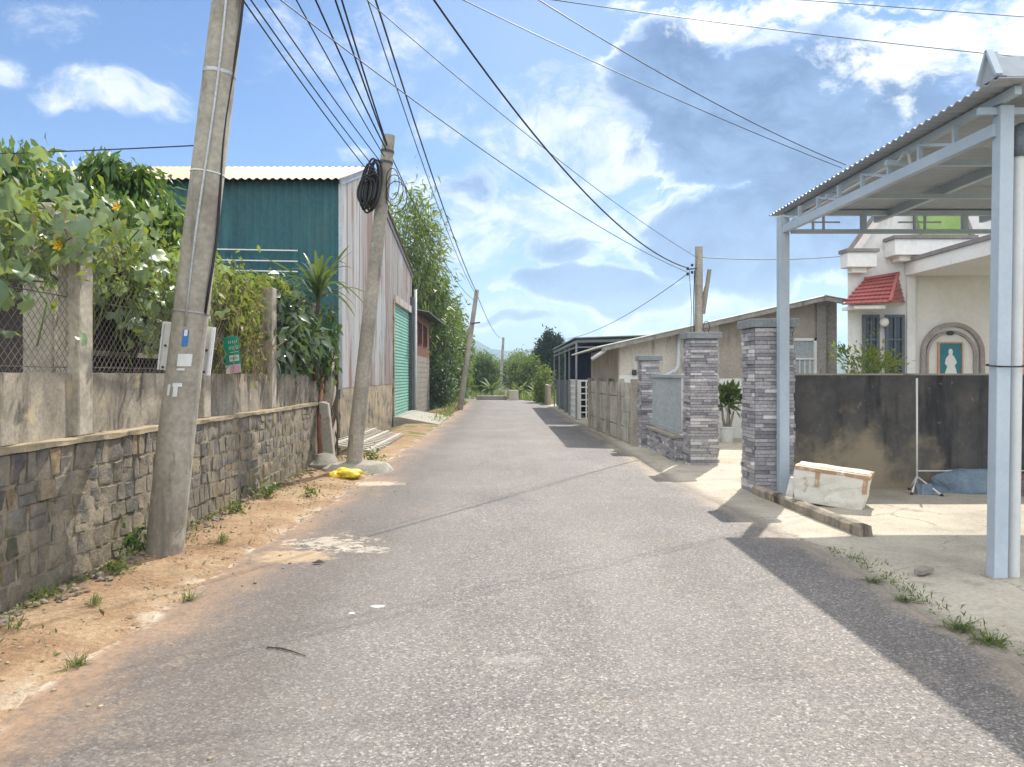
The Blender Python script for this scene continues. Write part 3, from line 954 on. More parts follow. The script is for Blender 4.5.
cl = thing('chain_link_fence', 'rusty grey chain link mesh stretched between the concrete posts above the parapet', 'fence', (-3.36, 9, 1.52))
for a, b_ in zip(POSTS, POSTS[1:]):
    mb = MB()
    y0, y1, z0, z1 = a + .2, b_, 1.52, 2.62
    p = .075
    k = int((y1 - y0 + z1 - z0) / p) + 1
    for i in range(k):
        s_ = i * p
        for dirn_ in (1, -1):
            # lines y - y0 = s - (z - z0) or mirrored
            pts = []
            for z_ in (z0, z1):
                pts.append([s_ - (z_ - z0), z_])
            (ua, za), (ub, zb) = pts
            L = y1 - y0
            # clip to 0..L
            if ua > L: za = z0 + s_ - L; ua = L
            if ub < 0: zb = z0 + s_; ub = 0
            if zb <= za: continue
            Y = (lambda u: y0 + u) if dirn_ == 1 else (lambda u: y1 - u)
            mb.tube([(-3.35 - .004 * dirn_, Y(ua), za), (-3.35 - .004 * dirn_, Y(ub), zb)], .0024, 3, False)
    mb.build('mesh_panel', MAT['mesh_wire'], cl)
for z_ in (1.56, 2.1, 2.61):
    mb = MB(); mb.tube([(-3.36, 3.5, z_), (-3.36, 13.3, z_)], .004, 4)
    mb.build('tension_wire', MAT['mesh_wire'], cl)

# rubble heap at the wall foot
mb = MB()
for i in range(520):
    y = random.uniform(3.0, 13.8)
    x = -3.14 + abs(random.gauss(0, .16))
    r_ = random.uniform(.008, .032) * (1.5 if random.random() < .08 else 1)
    mb.blob((x, y, verge_h(x, y) + r_ * .25), r_ * random.uniform(.8, 1.5), r_ * random.uniform(.8, 1.5), r_ * .7, i, .5, 6, 4)
tag(mb.build('rubble', MAT['stone'], smooth=False), 'loose stones and rubble lying along the foot of the stone wall', kind='stuff')
mb = MB()
for i in range(650):
    y = random.uniform(2.6, 14)
    side = random.random()
    x = xl(y) - abs(random.gauss(.05, .35)) if side < .88 else xl(y) + abs(random.gauss(0, .5))
    if x < -3.1: continue
    r_ = random.uniform(.004, .013)
    zz = verge_h(x, y) if x < xl(y) else .006
    mb.blob((x, y, zz + r_ * .2), r_ * 1.2, r_, r_ * .7, i, .5, 5, 3)
tag(mb.build('pebbles', MAT['ledge']), 'pebbles and crumbs scattered on the dirt edge of the road', kind='stuff')

rg = np.random.default_rng(21)
n_ = 420
yy_ = rg.uniform(2.8, 14, n_)
xx_ = np.where(rg.random(n_) < .7, -3.1 + np.abs(rg.normal(0, .22, n_)), rg.uniform(-3.1, -2.1, n_))
lp = np.array([(x, y, verge_h(x, y) + .008) for x, y in zip(xx_, yy_)])
tag(leaves('leaf_litter', lp, .05, T_OV, LEAF['litter'], None, 0, up=4, rng=rg), 'dry brown leaves littering the dirt verge below the stone wall', kind='stuff')
n_ = 1500
yy_ = rg.uniform(2.6, 14, n_)
xx_ = -3.1 + np.abs(rg.normal(0, .2, n_)) * (.4 + 1.2 * (np.sin(yy_ * 2.1) > .2))
lp = np.array([(x, y, verge_h(x, y) + .01) for x, y in zip(xx_, yy_)])
tag(leaves('ground_weeds', lp, .035, T_OV, LEAF['grass'], None, -.3, up=.6, rng=rg), 'low creeping weeds matted along the wall foot and gutter', kind='stuff')
yy_ = rg.uniform(3.6, 6.6, 500); lp = np.array([(xr(y) + .08 + abs(rg.normal(0, .10)), y, .012) for y in yy_])
tag(leaves('edge_weeds', lp, .04, T_LANCE, LEAF['grass'], None, -.5, up=.3, rng=rg), 'thin matted grass along the edge of the concrete yard', kind='stuff')

# old pillar and dark shed behind the fence
mb = MB(); mb.box(-4.33, -4.05, 6.9, 7.2, .9, 3.05)
tag(mb.build('old_pillar', MAT['post'], origin=(-4.2, 7, .9), bevel=.02), 'thick weathered concrete pillar behind the chain link under the squash vine', 'pillar')
sh = thing('garden_shed', 'dark slatted garden shed with grey sheet roof behind the chain link fence', 'shed', (-5.6, 9.8, .95))
mb = MB(); mb.box(-7.0, -4.72, 7.6, 12.4, .9, 2.7)
mb.build('wall', MAT['shed_dark'], sh)
mb = MB()
for i in range(34): mb.box(-4.715, -4.685, 7.6 + i * .14, 7.68 + i * .14, 1.25, 2.6)
mb.build('slat_screen', MAT['shed_dark'], sh)
for z_ in (1.3, 1.72, 2.35):
    mb = MB(); mb.box(-4.682, -4.64, 7.55, 12.45, z_, z_ + .06)
    mb.build('rail', MAT['wood_wall'], sh)
mb = MB(); mb.sheet((-4.35, 7.3, 2.72), (0, 1, 0), (-1, 0, .22), 5.4, 3.0, .09, .012)
mb.build('roof', MAT['grey_wall'], sh, solid=.006)

# ------------------------------------------------------------------ utility poles


def pole(name, label, base, top, r0, r1, n=14):
    t = thing(name, label, 'utility pole', base, None)
    b_, tp = Vector(base), Vector(top)
    pts = [b_.lerp(tp, i / 8) for i in range(9)]
    mb_ = MB(); mb_.tube([p + Vector((0, 0, -.15 if i == 0 else 0)) for i, p in enumerate(pts)], [r0 + (r1 - r0) * i / 8 for i in range(9)], n)
    mb_.build('shaft', MAT['pole'], t, smooth=True, sharp=40)
    return t


def ring(t, c, axis, r, h, mat, name):
    c, axis = Vector(c), Vector(axis).normalized()
    mb_ = MB(); mb_.tube([c - axis * h / 2, c + axis * h / 2], r, 16)
    return mb_.build(name, mat, t, smooth=True, sharp=40)


P1B, P1T = Vector((-2.83, 6.35, -.02)), Vector((-2.83 + .119 * 7.6, 6.35, 7.6))
A1 = (P1T - P1B).normalized()
p1at = lambda z_: P1B + (P1T - P1B) * ((z_ + .02) / 7.62)
p1 = pole('utility_pole', 'thick leaning concrete pole nearest the camera with stickers and a cable down its side', P1B, P1T, .150, .108, 18)
ring(p1, p1at(3.98), A1, .132, .03, MAT['grey_metal'], 'strap')
ring(p1, p1at(2.02), A1, .146, .012, MAT['grey_metal'], 'strap')
ring(p1, p1at(3.16), A1, .138, .010, MAT['white_plastic'], 'strap')
mb = MB()
mb.tube([p1at(z_) + Vector((.03 + .015 * math.sin(z_ * 2), -.15 + z_ * .0055, 0)) for z_ in [1.9 + i * .25 for i in range(20)]], .011, 6)
mb.build('conduit', MAT['grey_metal'], p1, smooth=True)
mb = MB()
mb.tube([p1at(z_) + Vector((.145 - z_ * .0045 + .018 * math.sin(z_ * 3.1), -.04 + .01 * math.sin(z_ * 5), 0)) for z_ in [2.0 + i * .2 for i in range(26)]], .012, 6)
mb.build('drop_cable', MAT['black'], p1, smooth=True)


def patch(t, z_, ang, w, h, mat, name, out=.004):
    """thin sheet bent round the pole at height z_, facing angle ang"""
    mb_ = MB()
    vs, fs = [], []
    for j in range(2):
        zz = z_ + (j - .5) * h
        rr = .150 - (.042) * zz / 7.6 + out
        for i in range(5):
            a = ang + (i / 4 - .5) * w / rr
            c = p1at(zz)
            vs.append((c.x + rr * math.sin(a), c.y - rr * math.cos(a), zz))
    for i in range(4): fs.append((i, i + 1, 6 + i, 5 + i))
    mb_.add(vs, fs)
    return mb_.build(name, mat, t, solid=.001)


patch(p1, 1.80, .25, .045, .13, MAT['blue_ink'], 'sticker')
patch(p1, 1.84, .25, .025, .05, MAT['paper'], 'sticker', .006)
patch(p1, 1.62, .35, .11, .10, MAT['paper'], 'notice')
patch(p1, 1.545, .2, .06, .018, MAT['paper'], 'notice')
patch(p1, 1.38, -.35, .025, .09, MAT['paper'], 'paint_mark')
patch(p1, 1.42, .12, .075, .03, MAT['paper'], 'paint_mark')
patch(p1, 1.37, .05, .035, .09, MAT['paper'], 'paint_mark')

pb = thing('signboard_back', 'pale grey metal board strapped behind the nearest leaning pole, bolt holes showing either side', 'sign', (-2.6, 6.55, 1.7))
q = Matrix.Rotation(R(6.8), 4, 'Y')
mb = MB()
c = Vector((-2.70, 6.53, 1.725))
vs = [c + q.to_3x3() @ Vector((sx * .225, sy, sz * .205)) for sy in (-.012, .012) for sx, sz in ((-1, -1), (1, -1), (1, 1), (-1, 1))]
mb.add(vs, [(0, 1, 2, 3), (7, 6, 5, 4), (1, 0, 4, 5), (2, 1, 5, 6), (3, 2, 6, 7), (0, 3, 7, 4)])
mb.build('panel', MAT['white_plastic'], pb, bevel=.004)
for sx in (-1, 1):
    for sz in (.02, -.88):
        cc = c + q.to_3x3() @ Vector((sx * .175, -.014, sz * .205))
        mb = MB(); mb.tube([cc, cc + Vector((0, -.008, 0))], .011, 8); mb.build('bolt', MAT['dark_steel'], pb)
    mb = MB(); e = c + q.to_3x3() @ Vector((sx * .208, -.022, 0)); u = q.to_3x3() @ Vector((0, 0, .205))
    mb.bar(e - u, e + u, .014, .02); mb.build('edge_lip', MAT['white_plastic'], pb)

# pole 2 with cable coil
P2B, P2T = Vector((-2.36, 11.9, -.02)), Vector((-1.79, 11.9, 5.2))
p2 = pole('utility_pole', 'slim leaning concrete pole with black cable coil, yellow bag at its foot', P2B, P2T, .125, .095)
p2at = lambda z_: P2B.lerp(P2T, (z_ + .02) / 5.22)
for z_ in (4.95, 4.78): ring(p2, p2at(z_), P2T - P2B, .106, .04, MAT['dark_steel'], 'clamp')
co2 = thing('cable_coil', 'hanks of black cable hung below the top of the slim leaning pole', 'cable', p2at(4.4))
for i in range(12):
    mb = MB()
    cx = p2at(4.4) + Vector((-.13 - .05 * (i % 3), -.14 - .012 * i, -.012 * i))
    hh, ww = .38 - .02 * i + .05 * (i % 2), .12 - .012 * (i % 8)
    mb.tube([cx + Vector((ww * math.cos(t) + .12 * math.sin(t) * hh, .02 * math.sin(3 * t), hh * math.sin(t))) for t in [2 * math.pi * k / 24 for k in range(25)]], .016, 6, False)
    mb.build('loop', MAT['black'], co2, smooth=True)
mb = MB(); mb.tube([p2at(4.55) + Vector((-.14, -.16, 0)), p2at(4.1) + Vector((-.14, -.16, 0))], [.05, .065], 10)
mb.build('splice_box', MAT['black'], co2, smooth=True, sharp=40)
for i in range(3):
    mb = MB()
    cx = p2at(4.55) + Vector((.14 + .03 * i, -.1, -.12 - .1 * i))
    mb.tube([cx + Vector(((.10 + .03 * i) * math.cos(t), .02 * math.sin(2 * t), .24 * math.sin(t))) for t in [2 * math.pi * k / 20 for k in range(21)]], .007, 5, False)
    mb.build('loop', MAT['black'], co2, smooth=True)
P3B, P3T = Vector((-1.95, 33, -.05)), Vector((-1.2, 33, 5.15))
p3 = pole('utility_pole', 'thin leaning concrete pole in front of the tall hedge further down the lane', P3B, P3T, .13, .09, 10)
mb = MB(); mb.bar(P3B.lerp(P3T, .72) + Vector((-.05, -.12, 0)), P3B.lerp(P3T, .72) + Vector((.35, -.12, .05)), .06); mb.build('bracket', MAT['dark_steel'], p3)
P4B, P4T = Vector((-.45, 72, -.2)), Vector((-.15, 72, 5.0))
p4 = pole('utility_pole', 'farthest upright pole beyond the bend of the lane', P4B, P4T, .15, .11, 8)
P5B, P5T = Vector((4.28, 17, 0)), Vector((4.28, 17, 4.33))
p5 = pole('utility_pole', 'short grey pole standing behind the tall stone pillar beside the grey shed', P5B, P5T, .10, .085, 10)
mb = MB(); mb.bar((4.37, 16.98, 2.85), (4.50, 16.95, 3.82), .07, .09); mb.bar((4.33, 17, 2.95), (4.45, 16.98, 3.45), .08, .1); mb.build('timber_bracket', MAT['block'], p5)
mb = MB(); mb.bar((4.0, 16.95, 3.82), (4.3, 16.95, 3.86), .03); mb.build('insulator_arm', MAT['dark_steel'], p5)
for dx, dz in ((0, .03), (.0, -.1), (.1, .1), (.1, -.06)):
    mb = MB(); mb.lathe((4.02 + dx, 16.95, 3.82 + dz), [(.02, -.03), (.035, -.02), (.025, 0), (.035, .02), (.02, .03)], 8); mb.build('insulator', MAT['black'], p5, smooth=True)
mb = MB(); mb.tube([(4.42 + .07 * math.cos(t), 16.9, 2.55 + .13 * math.sin(t)) for t in [2 * math.pi * k / 16 for k in range(17)]], .008, 5, False); mb.build('cable_loop', MAT['black'], p5)
mb = MB(); mb.tube([(4.16, 16.93, 2.3), (4.15, 16.93, 3.1), (4.17, 16.93, 3.8)], .012, 5); mb.tube([(4.08, 16.93, 2.3), (4.10, 16.93, 3.0), (4.05, 16.93, 3.8)], .006, 5); mb.build('drop_cable', MAT['black'], p5)


def wire(a, b_, sag, r_, label, n=40):
    a, b_ = Vector(a), Vector(b_)
    mb_ = MB()
    mb_.tube([a.lerp(b_, i / n) - Vector((0, 0, 4 * sag * (i / n) * (1 - i / n))) for i in range(n + 1)], r_, 5)
    return tag(mb_.build('overhead_cable', MAT['black'], origin=tuple(a), smooth=True), label, 'cable', 'overhead cables')


wire(p1at(6.8), (4.04, 16.95, 3.85), .85, .013, 'thick black cable sagging from high on the nearest pole to the short grey pole')
wire((-1.95, 6.35, 7.45), P3T + Vector((0, 0, -.15)), .45, .015, 'thick black cable swooping down the lane to the pole by the hedge')
g1 = [(4.62, (-.13, -.05, 4.5)), (4.70, (-.1, -.05, 4.62)), (4.85, (-.05, -.03, 4.75)), (5.3, (-.02, 0, 4.85))]
names1 = ['lowest of the thin cables strung from the nearest pole to the coil pole',
          'second lowest thin cable strung from the nearest pole to the coil pole',
          'middle thin cable strung from the nearest pole to the coil pole',
          'steeper thin cable from the nearest pole ending beside the coil']
for (z_, e), l in zip(g1, names1):
    wire(p1at(z_) + Vector((.1, 0, 0)), (p2at(e[2]).x + e[0], 11.9 + e[1], e[2]), .04, .0075, l)
wire(p1at(5.9), p2at(4.95), .08, .011, 'black cable slanting steeply from above the picture to the coil pole clamp')
wire(p1at(6.6), p2at(5.0), .1, .012, 'left cable of the close pair falling onto the top of the coil pole')
wire(p1at(6.9), p2at(5.02), .1, .012, 'right cable of the close pair falling onto the top of the coil pole')
wire(p1at(7.2), P3T + Vector((0, 0, -.3)), .55, .009, 'thin cable just left of the thick one running down the lane to the hedge pole')
wire(p2at(5.0), P3T + Vector((0, 0, -.5)), .45, .009, 'cable from the coil pole drooping to the pole by the hedge')
wire(P3T + Vector((0, 0, -.2)), P4T, .6, .014, 'far cable from the hedge pole to the farthest pole')
wire(p1at(4.9), (4.04, 16.95, 3.75), .25, .006, 'thin cable crossing the lane from the nearest pole below the thick one')
wire(p1at(5.5), (4.2, 16.95, 4.1), .2, .005, 'faint thin cable crossing the lane to the top of the short grey pole')
wire(p1at(5.5), at(842, 168, 12), .10, .0055, 'faint cable from the nearest pole to the left side of the canopy house')
wire(p1at(6.2), at(846, 165, 12), .25, .0065, 'dark cable sloping over the lane and behind the steel canopy roof')
wire(p1at(5.0), at(1240, 75, 9), .12, .0045, 'nearly level black cable crossing the top right of the sky above the canopy')
wire(p1at(4.95), at(1300, 38, 11), .0, .0045, 'topmost thin cable crossing the upper right corner of the sky')
wire(p1at(3.4), (-14, 12, 5.0), .1, .006, 'thin pale cable running left from the nearest pole above the trees')
wire((4.3, 17, 4.1), (12, 19, 5.1), .3, .009, 'cable from the short grey pole running right behind the canopy')
wire((4.05, 16.95, 3.75), (2.4, 30, 2.9), .25, .008, 'cable from the short grey pole down to the dark carport roof')

# ------------------------------------------------------------------ foliage along the left wall
tree('mango_tree', 'dense tree with drooping glossy leaves at the left edge of the photo behind the fence', (-7.3, 9.6, .95), (-7.0, 9.4, 3.22), (2.1, 1.6, 1.12), 200, 85, .20, T_DROOP, LEAF['mango'], 'trees behind the stone wall', .12, 1.3, .12, .5)
tree('mango_tree', 'rounded tree with drooping glossy leaves between the edge tree and the teal warehouse', (-4.75, 9.9, .95), (-4.95, 9.5, 3.12), (1.0, 1.1, 1.02), 130, 85, .18, T_DROOP, LEAF['mango'], 'trees behind the stone wall', .10, 1.3, .13, .5)
vn = thing('squash_vine', 'squash vine with big pale lobed leaves and yellow flowers sprawling over the fence top', 'vine', (-3.4, 6, 2.5))
rg = np.random.default_rng(5)
pts = []
for y0, z0, ny, nz, k in ((4.6, 2.5, .35, .25, 60), (5.2, 2.55, .35, .2, 55), (5.9, 2.62, .4, .18, 60), (6.7, 2.55, .4, .2, 65), (7.4, 2.45, .35, .22, 60), (8.0, 2.3, .3, .25, 45), (4.9, 2.1, .3, .16, 26), (4.3, 2.2, .3, .3, 35), (7.6, 2.0, .3, .2, 16)):
    pts.append(np.column_stack([rg.normal(-3.42, .2, k), rg.normal(y0, ny, k), rg.normal(z0, nz, k)]))
pts = np.concatenate(pts)
leaves('foliage', pts, .145, T_LOBE, LEAF['vine'], vn, .55, None, up=.5, rng=rg)
pts = np.column_stack([rg.normal(-3.45, .25, 1500), rg.uniform(4.2, 8.6, 1500), rg.normal(2.55, .2, 1500)])
leaves('foliage', pts, .085, T_OV, LEAF['yellowgreen'], vn, .4, rng=rg)
mb = MB()
for i in range(26):
    y, z_ = rg.uniform(4.2, 8), rg.uniform(2.3, 2.8)
    mb.tube([(-3.4 + rg.normal(0, .1), y + k * .16 * (1 if i % 2 else -.3), z_ + .12 * math.sin(k + i) - (.02 if i % 3 else .09) * k * k * .3) for k in range(6)], .007, 5)
mb.build('stems', MAT['green_stem'], vn, smooth=True)
for px, py, Y in ((73, 223, 6.0), (60, 246, 5.9), (118, 207, 7.0)):
    c = at(px, py, Y - .35); mb = MB()
    for k in range(5):
        a = 2 * math.pi * k / 5
        mb.add([c, c + Vector((.03 * math.cos(a - .5), -.02, .03 * math.sin(a - .5))), c + Vector((.045 * math.cos(a), -.04, .045 * math.sin(a))), c + Vector((.03 * math.cos(a + .5), -.02, .03 * math.sin(a + .5)))], [(0, 1, 2, 3)])
    mb.build('flower', MAT['flower_yellow'], vn)

bs = thing('bush', 'tangled yellow green bush with dry brown stems on the fence behind the green sign', 'bush', (-3.6, 9.7, 1.4))
rg = np.random.default_rng(6)
pts, cen = clump_points((-3.62, 9.75, 2.15), (.36, 1.2, .72), 110, 90, .2, .2, rg)
leaves('foliage', pts, .09, T_OV, LEAF['yellowgreen'], bs, .35, rng=rg)
mb = MB()
for i in range(170):
    y = rg.uniform(8.7, 10.8); x = rg.normal(-3.55, .18); z1_ = rg.uniform(1.9, 2.75)
    mb.tube([(x, y, 1.42), (x + rg.normal(0, .08), y + rg.normal(0, .12), (1.42 + z1_) / 2), (x + rg.normal(0, .14), y + rg.normal(0, .2), z1_), (x + rg.normal(.06, .14), y + rg.normal(0, .3), z1_ - rg.uniform(0, .3))], [.006, .005, .004, .002], 4)
mb.build('dry_stems', MAT['dry'], bs)
bs2 = thing('bush', 'dark broad leaved climber with silvery shine on the fence beside the spiky plant', 'bush', (-3.4, 12, 1.4))
pts, cen = clump_points((-3.42, 12.15, 2.2), (.38, 1.25, .74), 75, 30, .2, .2, rg)
leaves('foliage', pts, .21, T_OV, LEAF['silver'], bs2, .5, up=.6, rng=rg)
pts, _ = clump_points((-3.2, 13.5, 2.0), (.25, .5, .85), 22, 22, .2, .2, rg)
leaves('foliage', pts, .15, T_OV, LEAF['dark'], bs2, .9, rng=rg)
pts, _ = clump_points((-3.45, 11.3, 2.75), (.2, .7, .2), 16, 40, .3, .2, rg)
leaves('foliage', pts, .08, T_OV, LEAF['yellowgreen'], bs2, .3, rng=rg)
mb = MB()
for i in range(22):
    y = rg.uniform(11, 13.8)
    mb.tube([(-3.4, y, 1.45), (-3.35 + rg.normal(0, .1), y + rg.normal(0, .15), 2.0), (-3.35 + rg.normal(0, .15), y + rg.normal(0, .25), 2.7)], .008, 5)
mb.build('stems', MAT['bark'], bs2)


def ribbon(mb_, base, az, L, w, rise, droop, n=8, twist=0):
    base = Vector(base)
    d = Vector((math.cos(az), math.sin(az), 0)); s_ = Vector((-math.sin(az), math.cos(az), 0))
    vs, fs = [], []
    for i in range(n + 1):
        t = i / n
        p = base + d * L * t * math.cos(rise) + Vector((0, 0, L * (t * math.sin(rise) - droop * t * t)))
        ww = w * (.5 + 1.2 * t) * (1 - t) ** .6 if t < 1 else 0.002
        vs += [p - s_ * ww, p + Vector((0, 0, -ww * .35)), p + s_ * ww]
    for i in range(n):
        for k in (0, 1): fs.append((i * 3 + k, i * 3 + k + 1, i * 3 + k + 4, i * 3 + k + 3))
    mb_.add(vs, fs)


sp_ = thing('spiky_plant', 'spiky plant with long arching strap leaves rising above the climber before the teal wall', 'plant', (-3.25, 13.2, 1.4))
mb = MB(); mb.tube([(-3.25, 13.2, 1.4), (-3.27, 13.2, 2.2), (-3.2, 13.2, 2.75)], [.05, .04, .035], 7); mb.build('stem', MAT['bark'], sp_, smooth=True)
mb = MB()
for i in range(52):
    ribbon(mb, (-3.2, 13.2, 2.72 + .3 * random.random()), random.uniform(0, 6.28), random.uniform(.8, 1.45), .045, random.uniform(.35, 1.45), random.uniform(.25, .95))
mb.build('strap_leaves', LEAF['strap'], sp_, smooth=True)

gp = thing('gate_pillar', 'broken grey pillar wrapped in dead vine at the end of the stone wall', 'pillar', (-3.28, 14.1, 0))
mb = MB(); mb.box(-3.46, -3.12, 13.9, 14.3, -.15, 2.1, .92); mb.build('shaft', MAT['post'], gp, bevel=.03)
mb = MB()
for i in range(9):
    ph = random.uniform(0, 6)
    mb.tube([(-3.26 + .23 * math.cos(ph + k * .5), 14.0 + .26 * math.sin(ph + k * .5) - .04, .05 + k * .26) for k in range(9)], .016, 5)
mb.build('dead_vine', MAT['bark'], gp, smooth=True)
mb = MB(); mb.prism([(-3.06, -.05), (-2.86, -.05), (-2.98, 1.02), (-3.14, 1.05)], 'y', 12.95, 13.1)
tag(mb.build('concrete_slab', MAT['conc'], origin=(-3, 13, 0), bevel=.015), 'narrow broken concrete slab leaning against the gate pillar', 'slab')
mb = MB(); mb.tube([(-2.95, 12.3, .02), (-3.12, 12.9, .75), (-3.2, 13.5, 1.5)], .035, 8)
tag(mb.build('rusty_pipe', MAT['rust'], origin=(-3, 12.3, 0), smooth=True), 'dark rusty pipe leaning on the wall end behind the slim pole', 'pipe')
# footing lumps round pole 2
mb = MB(); mb.blob((-2.30, 11.95, .0), .55, .42, .17, 3, .35, 16, 8, -.05)
tag(mb.build('concrete_footing', MAT['conc'], origin=(-2.3, 11.95, 0), smooth=True, sharp=35), 'flat lump of old concrete round the foot of the slim leaning pole', 'footing')
mb = MB(); mb.blob((-2.82, 12.1, .06), .24, .22, .19, 9, .4, 10, 7, -.08)
tag(mb.build('boulder', MAT['conc'], origin=(-2.82, 12.1, 0), smooth=True, sharp=40), 'grey boulder left of the slim leaning pole', 'rock')
yb = thing('plastic_bag', 'bright yellow plastic bag lying at the foot of the slim pole', 'bag', (-2.3, 11.2, .02))
mb = MB(); mb.blob((-2.30, 11.15, .07), .23, .13, .085, 5, .35, 34, 20, -.075); mb.blob((-2.44, 11.1, .05), .10, .10, .065, 11, .3, 24, 14, -.055)
mb.build('body', MAT['yellow'], yb, smooth=True)
mb = MB()
for k in range(5):
    a = -.5 + k * .25
    ribbon(mb, (-2.07, 11.13, .07), a, .10, .03, .5, .2, 4)
mb.build('tied_end', MAT['yellow'], yb, smooth=True)

# green sign
gs = thing('sign', 'small green and white advertising sign hung askew on the fence above the parapet', 'sign', (-3.2, 9.0, 1.75))
c0 = at(232, 355, 9.0)
gx = lambda u, v, d=0: Vector((c0.x + u + .08 * v * -1, c0.y - d - u * .25, c0.z + v + u * .12))


def gquad(mb_, u0, u1, v0, v1, d, th=.004):
    vs = [gx(u, v, d) for u, v in ((u0, v0), (u1, v0), (u1, v1), (u0, v1))] + [gx(u, v, d - th) for u, v in ((u0, v0), (u1, v0), (u1, v1), (u0, v1))]
    mb_.add(vs, [(0, 1, 2, 3), (7, 6, 5, 4), (0, 4, 5, 1), (1, 5, 6, 2), (2, 6, 7, 3), (3, 7, 4, 0)])


mb = MB(); gquad(mb, -.095, .095, -.215, .215, 0, .006); mb.build('panel', MAT['sign_green'], gs)
mb = MB(); gquad(mb, -.093, .093, -.213, -.115, .004, .003); mb.build('white_band', MAT['flower_white'], gs)
mb = MB(); gquad(mb, -.04, .092, -.205, -.12, .008, .003); mb.build('pink_band', MAT['pink'], gs)
mb = MB(); gquad(mb, -.035, .085, -.075, -.005, .004, .003); mb.build('white_band', MAT['flower_white'], gs)
mb = MB()
for v, n_, h_ in ((.135, 5, .030), (.065, 7, .034)):
    for i in range(n_):
        u = -.03 + i * .125 / n_
        gquad(mb, u, u + .004, v, v + h_, .006, .003)
        if i % 2 == 0: gquad(mb, u + .0045, u + .011, v + h_ - .006, v + h_, .006, .003)
        if i % 3 != 1: gquad(mb, u + .0045, u + .011, v, v + .006, .006, .003)
gquad(mb, -.02, .08, .028, .034, .006, .003)
mb.build('lettering', MAT['flower_white'], gs)
mb = MB()
for i in range(6):
    u = -.02 + i * .016
    gquad(mb, u, u + .005, -.058, -.022, .009, .003)
    if i % 2: gquad(mb, u + .006, u + .011, -.045, -.038, .009, .003)
mb.build('lettering', MAT['sign_green'], gs)

# ------------------------------------------------------------------ weeds


def make_tuft(name, label, loc, kind, group):
    t = thing(name, label, 'weed', loc, group)
    mb_ = MB()
    if kind == 'grass':
        for i in range(60):
            a = random.uniform(0, 6.28); o = random.uniform(0, .07)
            ribbon(mb_, (loc[0] + o * math.cos(a * 3), loc[1] + o * math.sin(a * 3), loc[2]), a, random.uniform(.08, .2), .004, random.uniform(.6, 1.4), random.uniform(.1, .6), 4)
        mb_.build('blades', LEAF['grass'], t)
    else:
        rg_ = np.random.default_rng(len(label))
        p = np.column_stack([rg_.normal(loc[0], .06, 110), rg_.normal(loc[1], .06, 110), loc[2] + np.abs(rg_.normal(.05, .05, 110))])
        leaves('foliage', p, .05, T_OV, LEAF['grass'] if kind == 'light' else LEAF['dark'], t, -.1, rng=rg_)
        for i in range(8):
            a = random.uniform(0, 6.28)
            mb_.tube([loc, (loc[0] + .05 * math.cos(a), loc[1] + .05 * math.sin(a), loc[2] + .1)], .002, 4)
        mb_.build('stems', MAT['green_stem'], t)
    return t


def gp_(px, py, z_=0.0):
    Y = (CH - z_) * F / (py - VY)
    return ((px - VX) / F * Y, Y, z_)


GW = 'weeds along the stone wall'
w0 = make_tuft('weed', 'dark leafy weed right against the foot of the nearest leaning pole', (-3.02, 6.35, 0.0), 'dark', GW)
w0.scale = (1.3, 1.3, 1.8)
lw = make_tuft('weed', 'bright green weed at the wall foot just past the nearest pole', gp_(206, 508), 'light', GW)
gw = make_tuft('grass_tuft', 'grass tuft on the dirt edge nearest the lower left corner', gp_(20, 634), 'grass', 'grass tufts on the dirt verge')
for px, py, l, s_ in ((236, 513, 'second bright weed at the wall foot past the nearest pole', .9), (268, 497, 'weed at the wall foot midway between the two leaning poles', 1.2), (310, 496, 'weed tuft on the dirt in front of the yellow bag', .9), (290, 470, 'tall weeds covering the wall foot near the concrete slab', 2.6),
                      (372, 462, 'weed beside the concrete footing right of the slim pole', 1.4), (118, 575, 'weed in the gutter left of the nearest pole', .8)):
    dup(lw, gp_(px, py, verge_h(*gp_(px, py)[:2])), random.uniform(0, 6), s_, l, GW)
for px, py, l, s_ in ((42, 600, 'grass growing from the gutter at the far left', 1.1), (75, 668, 'grass tuft on the dirt edge between corner and pole', .8), (188, 602, 'grass tuft on the white crumbled road edge below the nearest pole', .8), (95, 605, 'small grass tuft in the middle of the dirt verge', .7), (222, 543, 'pale grass tuft on the dirt right of the nearest pole', .9)):
    dup(gw, gp_(px, py, verge_h(*gp_(px, py)[:2])), random.uniform(0, 6), s_, l, 'grass tufts on the dirt verge')
for px, py, l, s_ in ((872, 581, 'grass tuft by the road edge farthest from the camera', .9), (905, 600, 'grass tuft by the road edge second from the far end', .9), (955, 628, 'wide grass tuft at the yard edge', 1.2), (985, 642, 'grass tuft by the road edge nearest the right border', 1.2)):
    o = dup(gw, gp_(px, py, .005), random.uniform(0, 6), (s_ * 1.1, s_ * 1.1, s_ * .38), l, 'grass tufts at the concrete yard edge')
vb = MB()
for i in range(900):
    y = random.uniform(24, 42); x = -2.0 - abs(random.gauss(0, .45)) + bend(y)
    ribbon(vb, (x, y, verge_h(x, y)), random.uniform(0, 6.28), random.uniform(.12, .32), .012, random.uniform(.6, 1.4), random.uniform(.1, .6), 3)
tag(vb.build('grass', LEAF['grass']), 'green roadside grass below the tall hedge', kind='stuff')

